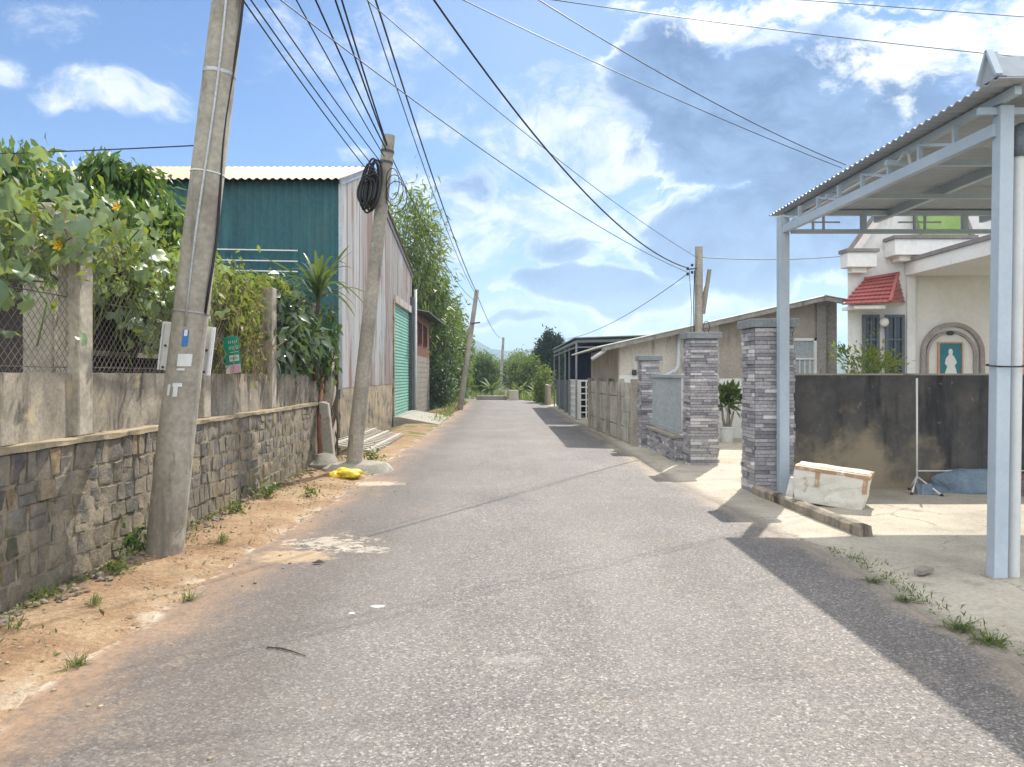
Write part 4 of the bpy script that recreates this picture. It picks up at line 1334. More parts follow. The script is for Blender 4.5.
# ------------------------------------------------------------------ warehouse and annex
WHX = -3.4
wh = thing('warehouse', 'tall warehouse with teal sheet front, rusty white side cladding and green roller shutter', 'warehouse', (-8, 20, 0))
YF, YR, YB = 15.9, 19.0, 28.0
ZE, ZR, ZB = 5.54, 6.6, 5.15
topz = lambda y: ZE + (ZR - ZE) * (y - YF) / (YR - YF) if y < YR else ZR + (ZB - ZR) * (y - YR) / (YB - YR)
mb = MB(); mb.sheet((-14, YF, 1.0), (1, 0, 0), (0, 0, 1), 14 + WHX, ZE - 1.0 - .03, .16, .018)
mb.build('front_wall', MAT['teal'], wh)
mb = MB(); mb.box(-14, WHX - .02, YF + .03, YF + .25, -.2, .999); mb.build('front_base', MAT['basewall'], wh)
mb = MB(); mb.sheet((WHX, YF, 0), (0, 1, 0), (0, 0, 1), YB - YF, lambda a: ((1.23 if YF + a < 23.3 else 3.8), topz(YF + a) - .03), .13, .014)
mb.build('side_cladding', MAT['rusty'], wh)
mb = MB(); mb.box(WHX - .25, WHX - .002, YF, 23.3, -.2, 1.225); mb.build('side_base', MAT['basewall'], wh)
mb = MB(); mb.prism([(YF + .3, -.2), (YB, -.2), (YB, 5.0), (YR, 6.4), (YF + .3, 5.3)], 'x', -13.9, WHX - .3); mb.build('inner_shell', MAT['dark_steel'], wh)
mb = MB(); mb.sheet((-14.2, YF - .25, ZE - .05), (1, 0, 0), (0, YR - YF + .25, ZR - ZE + .08), 14.2 + WHX + .12, math.hypot(YR - YF + .25, ZR - ZE + .08), .16, .02)
mb.sheet((-14.2, YB + .2, ZB), (1, 0, 0), (0, YR - YB - .2, ZR - ZB + .03), 14.2 + WHX + .12, math.hypot(YR - YB - .2, ZR - ZB + .03), .16, .02)
mb.build('roof', MAT['cream_roof'], wh, solid=.01)
mb = MB(); mb.bar((WHX + .04, YF - .2, ZE - .09), (WHX + .04, YR, ZR - .06), .03, .14); mb.bar((WHX + .04, YR, ZR - .06), (WHX + .04, YB + .1, ZB - .04), .03, .14)
mb.build('verge_trim', MAT['grey_metal'], wh)
mb = MB(); mb.box(WHX - .03, WHX + .04, YF - .035, YF + .05, 1.2, ZE - .1); mb.build('corner_trim', MAT['grey_metal'], wh)
for z_ in (4.08, 3.86, 3.65):
    mb = MB(); mb.bar((-5.9, YF - .12, z_), (-4.25, YF - .12, z_ - .03), .02, .022); mb.build('rail', MAT['white_plastic'], wh)
sd = MB()
k = 0
z_ = .08
while z_ < 3.72:
    sd.box(WHX - .09, WHX - .05, 23.45, 27.5, z_, z_ + .095, 1.0)
    sd.box(WHX - .05, WHX - .032, 23.45, 27.5, z_ + .02, z_ + .075, 1.0)
    z_ += .1
door = sd.build('roller_shutter', MAT['shutter'], wh)
mb = MB(); mb.box(WHX - .2, WHX + .05, 23.3, 23.45, -.2, 3.8); mb.build('door_post', MAT['basewall'], wh)
mb = MB(); mb.box(WHX - .2, WHX + .10, 27.5, 27.95, -.2, 4.3); mb.build('door_post', MAT['dark_steel'], wh)
mb = MB(); mb.box(WHX - .2, WHX + .07, 23.46, 27.49, 3.72, 3.95); mb.build('shutter_housing', MAT['rusty'], wh)
mb = MB(); mb.tube([(WHX + .16, 27.9, 0), (WHX + .16, 27.9, 4.6)], .05, 8); mb.build('downpipe', MAT['pvc'], wh, smooth=True)

an = thing('brick_annex', 'small brick annex with grey block base and dark eave past the green shutter', 'building', (-5, 31, 0))
mb = MB(); mb.box(-7, -3.35, 28.25, 34, 2.2, 3.9); mb.build('brick_wall', MAT['brickpink'], an)
mb = MB()
for r_ in range(12):
    for i in range(10):
        y = 28.25 + i * .58 + (.29 if r_ % 2 else 0)
        mb.box(-3.42, -3.335, y + .008, min(34, y + .57), -.2 + r_ * .2 + .008, -.2 + (r_ + 1) * .2 - .004)
mb.box(-7, -3.345, 28.25, 34, -.2, 2.199)
mb.build('block_base', MAT['block'], an)
for y in (29.6, 31.6):
    mb = MB(); mb.box(-3.36, -3.33, y, y + 1.0, 2.75, 3.45); w_ = mb.build('window', MAT['glass'], an)
    mb = MB()
    for a, b_ in ((y - .06, y), (y + .47, y + .53), (y + 1.0, y + 1.06)): mb.box(-3.36, -3.30, a, b_, 2.7, 3.5)
    mb.box(-3.36, -3.31, y - .06, y + 1.06, 2.66, 2.72); mb.box(-3.36, -3.31, y - .06, y + 1.06, 3.48, 3.54)
    mb.build('frame', MAT['rust'], w_)
mb = MB(); mb.sheet((-2.75, 28.0, 3.78), (0, 1, 0), (-1, 0, .2), 6.4, 4.4, .15, .018); mb.build('roof', MAT['dark_steel'], an, solid=.02)

# ramps
mb = MB()
for i in range(14):
    y = 14.3 + i * .30
    mb.bar((-3.28, y, .22), (-2.42, y + .12, .05), .11, .05)
for x in (-3.15, -2.85, -2.55): mb.bar((x, 14.2, .245 + (x + 3.28) * -.2), (x + .05, 18.4, .245 + (x + 3.28) * -.2), .07, .04)
tag(mb.build('slatted_ramp', MAT['ramp_wood'], origin=(-2.8, 16.4, 0), bevel=.006), 'slatted ramp of grey planks along the warehouse base', 'ramp')
mb = MB(); mb.prism([(-3.38, -.1), (-2.0, -.1), (-2.0, .02), (-3.2, .24), (-3.38, .24)], 'y', 23.2, 27.6)
tag(mb.build('concrete_ramp', MAT['conc'], origin=(-2.7, 25, 0), bevel=.02), 'smooth concrete ramp in front of the green roller shutter', 'ramp')

# hedge trees beside the lane
tree('bamboo_clump', 'tall feathery bamboo leaning out over the warehouse roof', (-5.2, 36.5, -.1), (-4.7, 36, 6.3), (2.0, 2.6, 3.8), 150, 60, .42, T_LANCE, LEAF['bamboo'], None, .10, .55, .17, .3, 'bamboo', 14)
tree('hedge_tree', 'thick vine covered tree filling the gap behind the brick annex', (-4.4, 37.5, -.1), (-4.0, 37.5, 3.2), (1.75, 2.8, 3.3), 190, 75, .23, T_OV, LEAF['hedge'], 'trees hedging the lane', .14, .4, .16, .35, zmin=.3)
tree('hedge_tree', 'leafy tree of the hedge standing behind the leaning lane pole', (-4.3, 43, -.1), (-3.55, 43, 2.8), (1.6, 3.2, 2.9), 170, 75, .24, T_OV, LEAF['hedge'], 'trees hedging the lane', .14, .4, .16, .35, zmin=.3)
tree('hedge_tree', 'lower rounded tree ending the hedge where the lane bends', (-5.2, 50, -.1), (-4.2, 50, 2.4), (1.9, 3.2, 2.6), 140, 75, .27, T_OV, LEAF['farlight'], 'trees hedging the lane', .14, .4, .18, .35, zmin=.2)
tree('hedge_shrub', 'dark shrub at the foot of the hedge beside the annex', (-3.0, 35.4, -.1), (-3.0, 35.6, 1.3), (.75, 1.5, 1.3), 70, 60, .16, T_OV, LEAF['dark'], None, .06, .4, .2, .3, 'shrub', zmin=.1)
# farther trees past the bend
FT = [(1.6, 62, 3.6, 2.2, 'farlight', 'small light green tree left of the conifer past the lane end'),
      (-1.7, 60, 3.4, 2.0, 'far', 'small dark tree at the foot of the hedge past the lane end'),
      (-5.5, 66, 5.6, 2.6, 'far', 'broad dark tree beyond the bend left of the farthest pole'),
      (-2.8, 78, 4.4, 2.3, 'farlight', 'light green tree just left of the farthest pole'),
      (-7.5, 88, 6.5, 3.5, 'far', 'tall dark tree behind the end of the hedge'),
      (.8, 95, 4.4, 3.2, 'far', 'dark bushy tree right of the farthest pole'),
      (3.9, 100, 5.0, 3.3, 'far', 'dark rounded tree in the valley centre'),
      (-1.5, 120, 5.6, 3.6, 'farlight', 'pale tree rising over the valley behind the farthest pole'),
      (6.6, 125, 6.6, 4.0, 'far', 'wide tree in the valley left of the conifer'),
      (2.6, 150, 7.6, 4.0, 'farlight', 'tallest pale tree of the far valley'),
      (11, 140, 6.8, 5.0, 'far', 'dark tree mass behind the conifer'),
      (-12, 130, 9, 6, 'far', 'big tree far behind the hedge'),
      (-5.0, 160, 8.2, 5, 'far', 'hazy tree low under the blue hills'),
      (9, 175, 7.0, 6, 'farlight', 'hazy tree below the right end of the hills')]
for x, y, h, w_, mk, l in FT:
    h *= .80 if y > 70 else .9
    tree('far_tree', l, (x, y, -.22), (x, y, h * .47), (w_ * .55, w_ * .55, h * .47), 110, 55, h * .07, T_OV, LEAF[mk], 'trees beyond the bend', .16, .3, .2, .35, limbs=6, zmin=.2)
mb = MB()
for i in range(500):
    x, y = random.uniform(-6, 6), random.uniform(47, 60)
    for _ in range(3):
        ribbon(mb, (x, y, -.22), random.uniform(0, 6.28), random.uniform(.4, 1.0), .05, random.uniform(.7, 1.4), random.uniform(.1, .6), 3)
tag(mb.build('undergrowth', LEAF['grass']), 'light green undergrowth past the end of the lane', kind='stuff')
# banana clumps
bn0 = thing('banana_plant', 'light green broad leaved plant at the bend left of the cream wall', 'plant', (-2.6, 50, -.1), 'broad leaved plants at the bend')
mb = MB()
for i in range(16): ribbon(mb, (-2.6, 50, .4), random.uniform(0, 6.28), random.uniform(1.0, 1.7), .15, random.uniform(.5, 1.4), random.uniform(.2, .7), 6)
mb.build('foliage', LEAF['farlight'], bn0, smooth=True)
mb = MB(); mb.tube([(-2.6, 50, -.2), (-2.6, 50, .6)], .09, 7); mb.build('stem', MAT['green_stem'], bn0)
for x, y, s_, l in ((.9, 49, .85, 'light green broad leaved plant behind the cream wall'), (2.0, 47.5, .8, 'light green broad leaved plant right of the cream wall'), (-.9, 53, 1.0, 'light green broad leaved plant at the foot of the farthest pole')):
    dup(bn0, (x, y, -.1), random.uniform(0, 6), s_, l, 'broad leaved plants at the bend')
mb = MB(); mb.box(.22, .80, 45.6, 46.0, -.2, .60)
tag(mb.build('cream_wall', MAT['tan_plain'], origin=(.5, 45.8, 0), bevel=.03), 'small cream wall end standing where the lane bends', 'wall')
mb = MB(); mb.box(-1.7, .14, 46.1, 46.5, -.2, .26)
tag(mb.build('low_wall', MAT['grey_wall'], origin=(-.8, 46.3, 0), bevel=.04), 'low dark wall across the bend left of the cream wall', 'wall')
tree('conifer', 'dark pointed conifer behind the carport at the end of the lane', (3.7, 64, -.2), (3.7, 64, 2.3), (1.25, 1.1, 2.5), 150, 70, .30, T_OV, LEAF['conifer'], None, .14, .1, .16, .3, 'tree', zmin=.2)
tree('flowering_shrub', 'leafy shrub with white flowers at the corner of the carport', (2.1, 42, -.1), (2.05, 42, .95), (.55, .9, 1.0), 40, 45, .17, T_OV, LEAF['farlight'], None, .05, .2, .22, .3, 'shrub', zmin=.1)

# ------------------------------------------------------------------ right: stone-clad pillars, fences


def clad(mb_, x0, x1, y0, y1, z0, z1, rowh=.048):
    z_ = z0
    while z_ < z1 - .01:
        h = min(rowh * random.uniform(.8, 1.2), z1 - z_)
        for face in range(4):
            L = (x1 - x0) if face % 2 == 0 else (y1 - y0)
            u = -random.random() * .15
            while u < L:
                w = random.uniform(.12, .42)
                a, b_ = max(0, u), min(L, u + w)
                u += w
                if b_ - a < .015: continue
                a += .002; b_ -= .002
                d = random.uniform(.004, .034)
                if face == 0: mb_.box(x0 + a, x0 + b_, y0 - d, y0 + .004, z_ + .002, z_ + h - .003)
                elif face == 1: mb_.box(x1 - .004, x1 + d, y0 + a, y0 + b_, z_ + .002, z_ + h - .003)
                elif face == 2: mb_.box(x0 + a, x0 + b_, y1 - .004, y1 + d, z_ + .002, z_ + h - .003)
                else: mb_.box(x0 - d, x0 + .004, y0 + a, y0 + b_, z_ + .002, z_ + h - .003)
        z_ += h
    return mb_


def stone_pillar(label, x0, x1, y0, y1, top, group='stone clad pillars'):
    t = thing('stone_pillar', label, 'pillar', ((x0 + x1) / 2, (y0 + y1) / 2, 0), group)
    mb_ = MB(); mb_.box(x0, x1, y0, y1, -.1, top - .1); mb_.build('core', MAT['pillar_core'], t)
    clad(MB(), x0, x1, y0, y1, .01, top - .11).build('cladding', MAT['ledgestone'], t)
    mb_ = MB(); mb_.box(x0 - .06, x1 + .06, y0 - .06, y1 + .06, top - .105, top); mb_.build('cap', MAT['capgrey'], t, bevel=.008)
    return t


stone_pillar('tall stone clad pillar right of the driveway, steel canopy post before it', 3.12, 3.60, 9.62, 10.10, 2.2)
stone_pillar('tall stone clad pillar left of the driveway, in front of the short grey pole', 3.03, 3.48, 12.6, 13.05, 2.2)
stone_pillar('shorter stone clad pillar between the grey slab fence and the corrugated panel', 2.79, 3.15, 15.75, 16.1, 1.9)
lwall = thing('low_stone_wall', 'knee high stone clad wall under the grey corrugated panel', 'wall', (2.95, 14.4, 0))
mb = MB()
V0, V1 = Vector((3.12, 13.09)), Vector((2.86, 15.7))
mb.box(2.92, 3.10, 13.1, 15.72, -.1, .42); mb.build('core', MAT['pillar_core'], lwall)
clad(MB(), 2.92, 3.10, 13.1, 15.72, .01, .41).build('cladding', MAT['ledgestone'], lwall)
mb = MB(); mb.box(2.87, 3.14, 13.1, 15.72, .415, .47); mb.build('coping', MAT['conc'], lwall, bevel=.01)
cp = thing('corrugated_panel', 'grey corrugated metal panel fixed on the low stone wall between two pillars', 'fence', (3.0, 14.4, .47))
mb = MB(); mb.sheet((3.0, 13.12, .5), (0, 1, 0), (0, 0, 1), 2.55, .98, .09, .010); mb.build('sheet', MAT['sheetgrey'], cp)
for z_ in (.52, 1.48):
    mb = MB(); mb.box(2.96, 3.02, 13.1, 15.7, z_ - .03, z_ + .03); mb.build('frame_rail', MAT['sheetgrey'], cp, bevel=.005)

sf = thing('slab_fence', 'fence of upright grey mossy concrete slabs leaning slightly along the lane', 'fence', (2.6, 19, 0))
N5 = 4
A_, B_ = Vector((2.74, 16.15, 0)), Vector((2.46, 21.9, 0))
for i in range(N5 + 1):
    p = A_.lerp(B_, i / N5)
    mb = MB(); mb.box(p.x - .10, p.x + .05, p.y - .075, p.y + .075, -.1, 1.42); mb.build('post', MAT['post'], sf, bevel=.012)
for i in range(N5):
    p, q_ = A_.lerp(B_, i / N5), A_.lerp(B_, (i + 1) / N5)
    mb = MB()
    for r_ in range(4):
        z0 = .02 + r_ * .33
        mb.bar(p + Vector((0, .065, z0 + .16)), q_ + Vector((0, -.065, z0 + .16 + .01 * (r_ % 2))), .05, .318)
    mb.build('slab_panel', MAT['slab'], sf, bevel=.008)

# ------------------------------------------------------------------ grey shed house
shd = thing('grey_shed_house', 'low grey house with single slope sheet roof behind the stone pillars', 'house', (5.2, 20, 0))
rz = lambda x: 2.14 + .227 * (x - 2.16) if x < 7.3 else 3.307 - .19 * (x - 7.3)
mb = MB(); mb.prism([(2.68, 1.5), (5.0, 1.5), (5.0, rz(5.0) - .03), (2.68, rz(2.68) - .03)], 'y', 18.0, 18.2); mb.build('upper_wall', M('tan_plaster', [(.60, .56, .49), (.70, .66, .59)], 1.6, .9, .2, .2, 30, streak=((.38, .33, .27), 5, .52, .68)), shd)
mb = MB(); mb.prism([(5.0, 1.42), (7.3, 1.42), (7.3, rz(7.3) - .03), (5.0, rz(5.0) - .03)], 'y', 18.003, 18.2); mb.build('upper_wall', MAT['wood_wall'], shd)
mb = MB(); mb.box(2.68, 5.0, 18.002, 18.2, -.1, 1.498); mb.box(5.0, 7.3, 18.004, 18.2, -.1, 1.418); mb.build('lower_wall', MAT['white_wall'], shd)
mb = MB(); mb.prism([(7.3, -.1), (7.78, -.1), (7.78, rz(7.78) - .03), (7.3, rz(7.3) - .03)], 'y', 18.05, 18.2); mb.build('end_wall', MAT['grey_wall'], shd)
mb = MB(); mb.box(7.26, 7.48, 17.92, 18.04, -.1, 3.24); mb.build('corner_column', MAT['grey_wall'], shd, bevel=.01)
mb = MB(); mb.box(2.68, 2.9, 18.2, 24, -.1, 2.18); mb.build('side_wall', MAT['wood_wall'], shd)
mb = MB(); mb.sheet((2.10, 17.5, rz(2.1)), (0, 1, 0), (1, 0, .227), 6.8, 5.33, .2, .02); mb.build('roof', MAT['shed_roof'], shd, solid=.012)
mb = MB(); mb.sheet((7.8, 17.5, rz(7.8)), (0, 1, 0), (-1, 0, .19), 6.5, .51, .2, .02); mb.build('roof', MAT['grey_wall'], shd, solid=.012)
mb = MB(); mb.bar((2.2, 17.55, rz(2.2) - .06), (7.3, 17.55, rz(7.3) - .06), .06, .1); mb.bar((7.3, 17.552, rz(7.3) - .06), (7.8, 17.55, rz(7.8) - .06), .06, .1); mb.build('verge_board', MAT['grey_wall'], shd)
mb = MB(); mb.box(6.62, 7.22, 17.97, 18.0, 1.35, 2.32); w_ = mb.build('window', MAT['sheetgrey'], shd)
mb = MB()
for x0, x1, z0, z1 in ((6.58, 6.64, 1.3, 2.36), (7.2, 7.26, 1.3, 2.36), (6.58, 7.26, 2.3, 2.36), (6.64, 7.2, 1.86, 1.90)): mb.box(x0, x1, 17.93, 17.975, z0, z1)
mb.build('frame', MAT['white_plastic'], w_)
mb = MB()
for i in range(4): mb.box(6.74 + i * .12, 6.76 + i * .12, 17.94, 17.965, 1.3, 1.86)
mb.build('bars', MAT['white_plastic'], w_)
mb = MB(); mb.tube([(4.02, 17.85, rz(4.02) - .05), (4.02, 17.85, 1.72), (3.95, 17.84, 1.6), (3.45, 17.8, 1.38)], .05, 10); mb.build('downpipe', MAT['pvc'], shd, smooth=True)
mb = MB(); mb.tube([(2.32, 17.6, 2.12), (2.25, 17.6, 2.04), (1.98, 17.58, 1.86)], .045, 10); mb.build('spout', MAT['pvc'], shd, smooth=True)
mb = MB(); mb.lathe((3.02, 17.98, 1.5), [(.05, 0), (.06, .05), (.05, .12)], 10); mb.build('meter', MAT['dark_steel'], shd, smooth=True)

# potted plant
pp = thing('potted_plant', 'leafy plant in a white pot against the white wall beyond the driveway', 'plant', (4.9, 17, .02))
mb = MB(); mb.lathe((4.9, 17, .02), [(.12, 0), (.165, .30), (.18, .31), (.18, .345), (.15, .345), (.14, .30)], 20); mb.build('pot', MAT['white_plastic'], pp, smooth=True, sharp=40)
mb = MB()
for dx, dy, h in ((-.1, 0, 1.0), (.06, .04, 1.05), (.0, -.06, .9), (.12, -.02, .8)):
    mb.tube([(4.9 + dx * .3, 17 + dy * .3, .3), (4.9 + dx * .9, 17 + dy, .55), (4.9 + dx * 1.2, 17 + dy * 1.4, h - .1)], [.035, .028, .016], 7)
mb.build('stems', MAT['conc'], pp, smooth=True)
rg = np.random.default_rng(8)
pts, _ = clump_points((4.9, 17, .98), (.27, .22, .24), 26, 18, .25, .3, rg)
leaves('foliage', pts, .17, T_OV, LEAF['hedge'], pp, .1, (4.9, 17, .8), 1.0, rng=rg)

# ------------------------------------------------------------------ carport and breeze-block wall down the lane
cpt = thing('carport', 'dark open carport with thin pale posts and dark green sheet roof beside the lane', 'carport', (4, 31, 0))
mb = MB(); mb.sheet((2.3, 25.4, 2.72), (0, 1, 0), (1, 0, .035), 11.8, 4.6, .18, .02); mb.build('roof', MAT['dark_roof'], cpt, solid=.03)
mb = MB(); mb.bar((2.36, 25.6, 2.6), (2.36, 37.1, 2.6), .05, .09); mb.bar((2.36, 25.6, 2.42), (2.36, 37.1, 2.42), .04, .04); mb.bar((2.36, 25.6, 2.62), (6.7, 25.6, 2.72), .05, .09); mb.bar((2.36, 25.602, 2.42), (6.7, 25.602, 2.5), .04, .04); mb.build('eave_beam', MAT['post_grey'], cpt)
for y in (25.6, 28.4, 30.3, 33.6, 37.0):
    mb = MB(); mb.box(2.34, 2.40, y - .03, y + .03, -.1, 2.6); mb.build('post', MAT['post_grey'], cpt)
for x in (4.6, 6.6):
    mb = MB(); mb.box(x - .04, x + .04, 25.56, 25.64, -.1, 2.65); mb.build('post', MAT['post_grey'], cpt)
mb = MB(); mb.sheet((2.9, 26.6, .0), (1, 0, 0), (0, 0, 1), 3.9, 2.6, .3, .03); mb.sheet((2.9, 26.65, 0), (0, 1, 0), (0, 0, 1), 10.6, 2.6, .4, .04); mb.build('shade_sheet', MAT['navy'], cpt)  # dark sheets added where the carport interior is only in shade
bb = thing('breeze_block_wall', 'waist high wall of pale pierced breeze blocks in front of the carport', 'wall', (2.45, 27.2, 0))
mb = MB()
for r_ in range(6):
    for i in range(10):
        y, z_ = 25.75 + i * .3, .02 + r_ * .21
        mb.box(2.42, 2.50, y, y + .3, z_, z_ + .04)
        mb.box(2.42, 2.50, y, y + .04, z_ + .04, z_ + .21)
        mb.box(2.43, 2.49, y + .14, y + .19, z_ + .04, z_ + .21)
for r_ in range(6):
    for i in range(3):
        x, z_ = 2.5 + i * .2, .02 + r_ * .21
        mb.box(x, x + .2, 25.75, 25.83, z_, z_ + .04); mb.box(x, x + .045, 25.75, 25.83, z_ + .04, z_ + .21)
mb.box(2.42, 2.50, 25.75, 28.76, 1.28, 1.34); mb.box(2.5, 3.1, 25.75, 25.83, 1.28, 1.34)
mb.build('blocks', MAT['white_wall'], bb)
mb = MB(); mb.sheet((2.47, 28.9, .05), (0, 1, 0), (0, 0, 1), 8.0, 1.25, .25, .02)
tag(mb.build('sheet_fence', MAT['frame_grey'], origin=(2.47, 33, 0)), 'grey sheet fence past the breeze blocks under the carport', 'fence')
mb = MB(); mb.box(2.12, 2.3, 38.5, 41, -.1, 1.0); tag(mb.build('garden_wall', MAT['tan_wall'], origin=(2.1, 39, 0), bevel=.02), 'pale pinkish garden wall past the far end of the carport', 'wall')

# ------------------------------------------------------------------ black stained wall, kerb, yard things
sw = thing('stained_wall', 'low black stained plaster wall closing the yard behind the foam box', 'wall', (6.5, 10.1, 0))
mb = MB(); mb.box(3.66, 11, 10.02, 10.17, -.1, 1.5); mb.build('face', MAT['blackwall'], sw)
mb = MB(); mb.box(3.66, 11, 10.0, 10.19, 1.497, 1.52); mb.build('coping', MAT['conc'], sw)
mb = MB()
vs, fs = [], []
n = 30
for i in range(n + 1):
    t = i / n
    x, y = 3.08 + (3.24 - 3.08) * t, 9.6 + (7.04 - 9.6) * t
    w = .11
    for k, (dx, z_) in enumerate(((0, -.08), (0.0, .10), (.03, .125), (w, .12), (w + .03, -.08))):
        vs.append((x + dx + .012 * mnoise.noise((t * 14, k, 0)), y, z_ + .010 * mnoise.noise((t * 12, k * 2, 5))))
for i in range(n):
    for k in range(4): fs.append((i * 5 + k, i * 5 + k + 1, (i + 1) * 5 + k + 1, (i + 1) * 5 + k))
fs += [tuple(range(5)), tuple(n * 5 + 4 - k for k in range(5))]
mb.add(vs, fs)
tag(mb.build('kerb', MAT['parapet'], origin=(3.2, 8.3, 0)), 'broken dark concrete kerb running from the pillar beside the foam box', 'kerb')

fb = thing('foam_box', 'battered white foam box with brown taped lid tilted on the kerb', 'box', (3.62, 8.75, .05))
bx = Matrix.Translation((3.71, 8.78, .035)) @ Matrix.Rotation(R(-30), 4, 'Z') @ Matrix.Rotation(R(5.5), 4, 'Y')


def lbox(mb_, mat_, x0, x1, y0, y1, z0, z1, taper=0, rough=.0, div=6):
    """subdivided, slightly dented box in the local frame"""
    vs, idx, fs = [], {}, []
    def vid(i, j, k):
        if (i, j, k) not in idx:
            u, v, w = i / div, j / div, k / div
            tp = 1 + taper * w
            cx, cy = (x0 + x1) / 2, (y0 + y1) / 2
            p = Vector((cx + (x0 + (x1 - x0) * u - cx) * tp, cy + (y0 + (y1 - y0) * v - cy) * tp, z0 + (z1 - z0) * w))
            p += Vector((mnoise.noise(p * 9), mnoise.noise(p * 9 + Vector((5, 0, 0))), mnoise.noise(p * 9 + Vector((0, 5, 0))))) * rough
            idx[(i, j, k)] = len(vs); vs.append(mat_ @ p)
        return idx[(i, j, k)]
    for a in range(div):
        for b_ in range(div):
            fs.append((vid(a, b_, 0), vid(a, b_ + 1, 0), vid(a + 1, b_ + 1, 0), vid(a + 1, b_, 0)))
            fs.append((vid(a, b_, div), vid(a + 1, b_, div), vid(a + 1, b_ + 1, div), vid(a, b_ + 1, div)))
            fs.append((vid(a, 0, b_), vid(a + 1, 0, b_), vid(a + 1, 0, b_ + 1), vid(a, 0, b_ + 1)))
            fs.append((vid(a, div, b_), vid(a, div, b_ + 1), vid(a + 1, div, b_ + 1), vid(a + 1, div, b_)))
            fs.append((vid(0, a, b_), vid(0, a, b_ + 1), vid(0, a + 1, b_ + 1), vid(0, a + 1, b_)))
            fs.append((vid(div, a, b_), vid(div, a + 1, b_), vid(div, a + 1, b_ + 1), vid(div, a, b_ + 1)))
    mb_.add(vs, fs)


mb = MB(); lbox(mb, bx, -.36, .35, -.22, .22, 0, .37, .10, .022); mb.build('body', MAT['foam'], fb, bevel=.01)
mb = MB(); lbox(mb, bx, -.39, .40, -.25, .25, .362, .405, 0, .012); mb.build('lid', MAT['tape'], fb, bevel=.008)
mb = MB(); lbox(mb, bx, -.36, .38, -.15, .15, .404, .415, 0, .006); mb.build('lid_inset', MAT['foam'], fb)
for x in (-.16, .33):
    mb = MB(); lbox(mb, bx, x, x + .05, -.243, -.236, .20, .36, 0, .002, 3); mb.build('tape_strip', MAT['tape'], fb)
mb = MB(); lbox(mb, bx, -.46, -.375, -.16, .18, .02, .24, -.3, .02); mb.build('end_handle', MAT['foam'], fb, bevel=.015)

rk = thing('drying_rack', 'thin white metal stand with splayed feet against the black stained wall', 'rack', (5.2, 9.75, 0))
mb = MB(); mb.tube([(5.20, 9.72, .1), (5.20, 9.72, 1.46)], .012, 8); mb.build('upright', MAT['white_plastic'], rk, smooth=True)
mb = MB(); mb.tube([(7.5, 9.72, .1), (7.5, 9.72, 1.46)], .018, 8); mb.build('upright', MAT['white_plastic'], rk, smooth=True)
mb = MB(); mb.tube([(5.20, 9.72, .29), (7.5, 9.72, .29)], .008, 8); mb.build('crossbar', MAT['white_plastic'], rk, smooth=True)
for a in ((5.02, 9.5), (5.32, 9.38), (5.2, 9.9)):
    mb = MB(); mb.tube([(5.2, 9.72, .22), (a[0], a[1], .035)], .011, 7); f_ = mb.build('foot', MAT['white_plastic'], rk, smooth=True)
    mb = MB(); mb.blob((a[0], a[1], .03), .022, .022, .025, 1, 0, 8, 6); mb.build('castor', MAT['black'], f_, smooth=True)
mb = MB(); lbox(mb, Matrix.Translation((5.2, 9.55, 0)), -.09, .09, -.08, .08, .02, .16, -.3, .03); tag(mb.build('plastic_bag', MAT['blue_tarp'], origin=(5.2, 9.55, 0), smooth=True), 'crumpled pale blue bag at the foot of the white stand', 'bag')
mb = MB(); mb.blob((5.9, 9.72, .02), .62, .22, .26, 6, .45, 26, 14, -.01); tag(mb.build('tarpaulin', MAT['blue_tarp'], origin=(5.9, 9.75, 0), smooth=True), 'folded pale blue tarpaulin heaped along the black stained wall', 'tarpaulin')
mb = MB(); mb.blob((6.75, 9.62, .05), .42, .26, .32, 4, .6, 22, 12, -.04); mb.blob((6.5, 9.42, .04), .26, .18, .18, 7, .6, 16, 9, -.03)
tag(mb.build('bundle', MAT['red_bundle'], origin=(6.7, 9.6, 0), smooth=True), 'reddish brown bundle beside the blue tarpaulin behind the front canopy post', 'bundle')
mb = MB(); lbox(mb, Matrix.Translation((3.12, 5.74, .03)) @ Matrix.Rotation(.5, 4, 'Z'), -.075, .075, -.03, .03, 0, .03, 0, .012, 3)
tag(mb.build('brick_fragment', MAT['block'], origin=(3.1, 5.7, 0)), 'dark brick fragment lying on the yard left of the front canopy post', 'brick')
mb = MB(); mb.tube([gp_(267, 647, .012), gp_(280, 648, .014), gp_(292, 651, .014), gp_(306, 656, .012)], [.004, .005, .004, .002], 5)
tag(mb.build('twig', MAT['bark'], origin=gp_(285, 650)), 'thin dry twig lying on the asphalt', 'twig')
mb = MB(); c = Vector(gp_(318, 563, .012))
mb.add([c + Vector((-.05, 0, 0)), c + Vector((0, -.025, .015)), c + Vector((.055, .01, .004)), c + Vector((0, .03, .02))], [(0, 1, 2, 3)])
tag(mb.build('dead_leaf', MAT['bark'], origin=tuple(c), solid=.003), 'dark dead leaf on the asphalt beside the white stain', 'leaf')

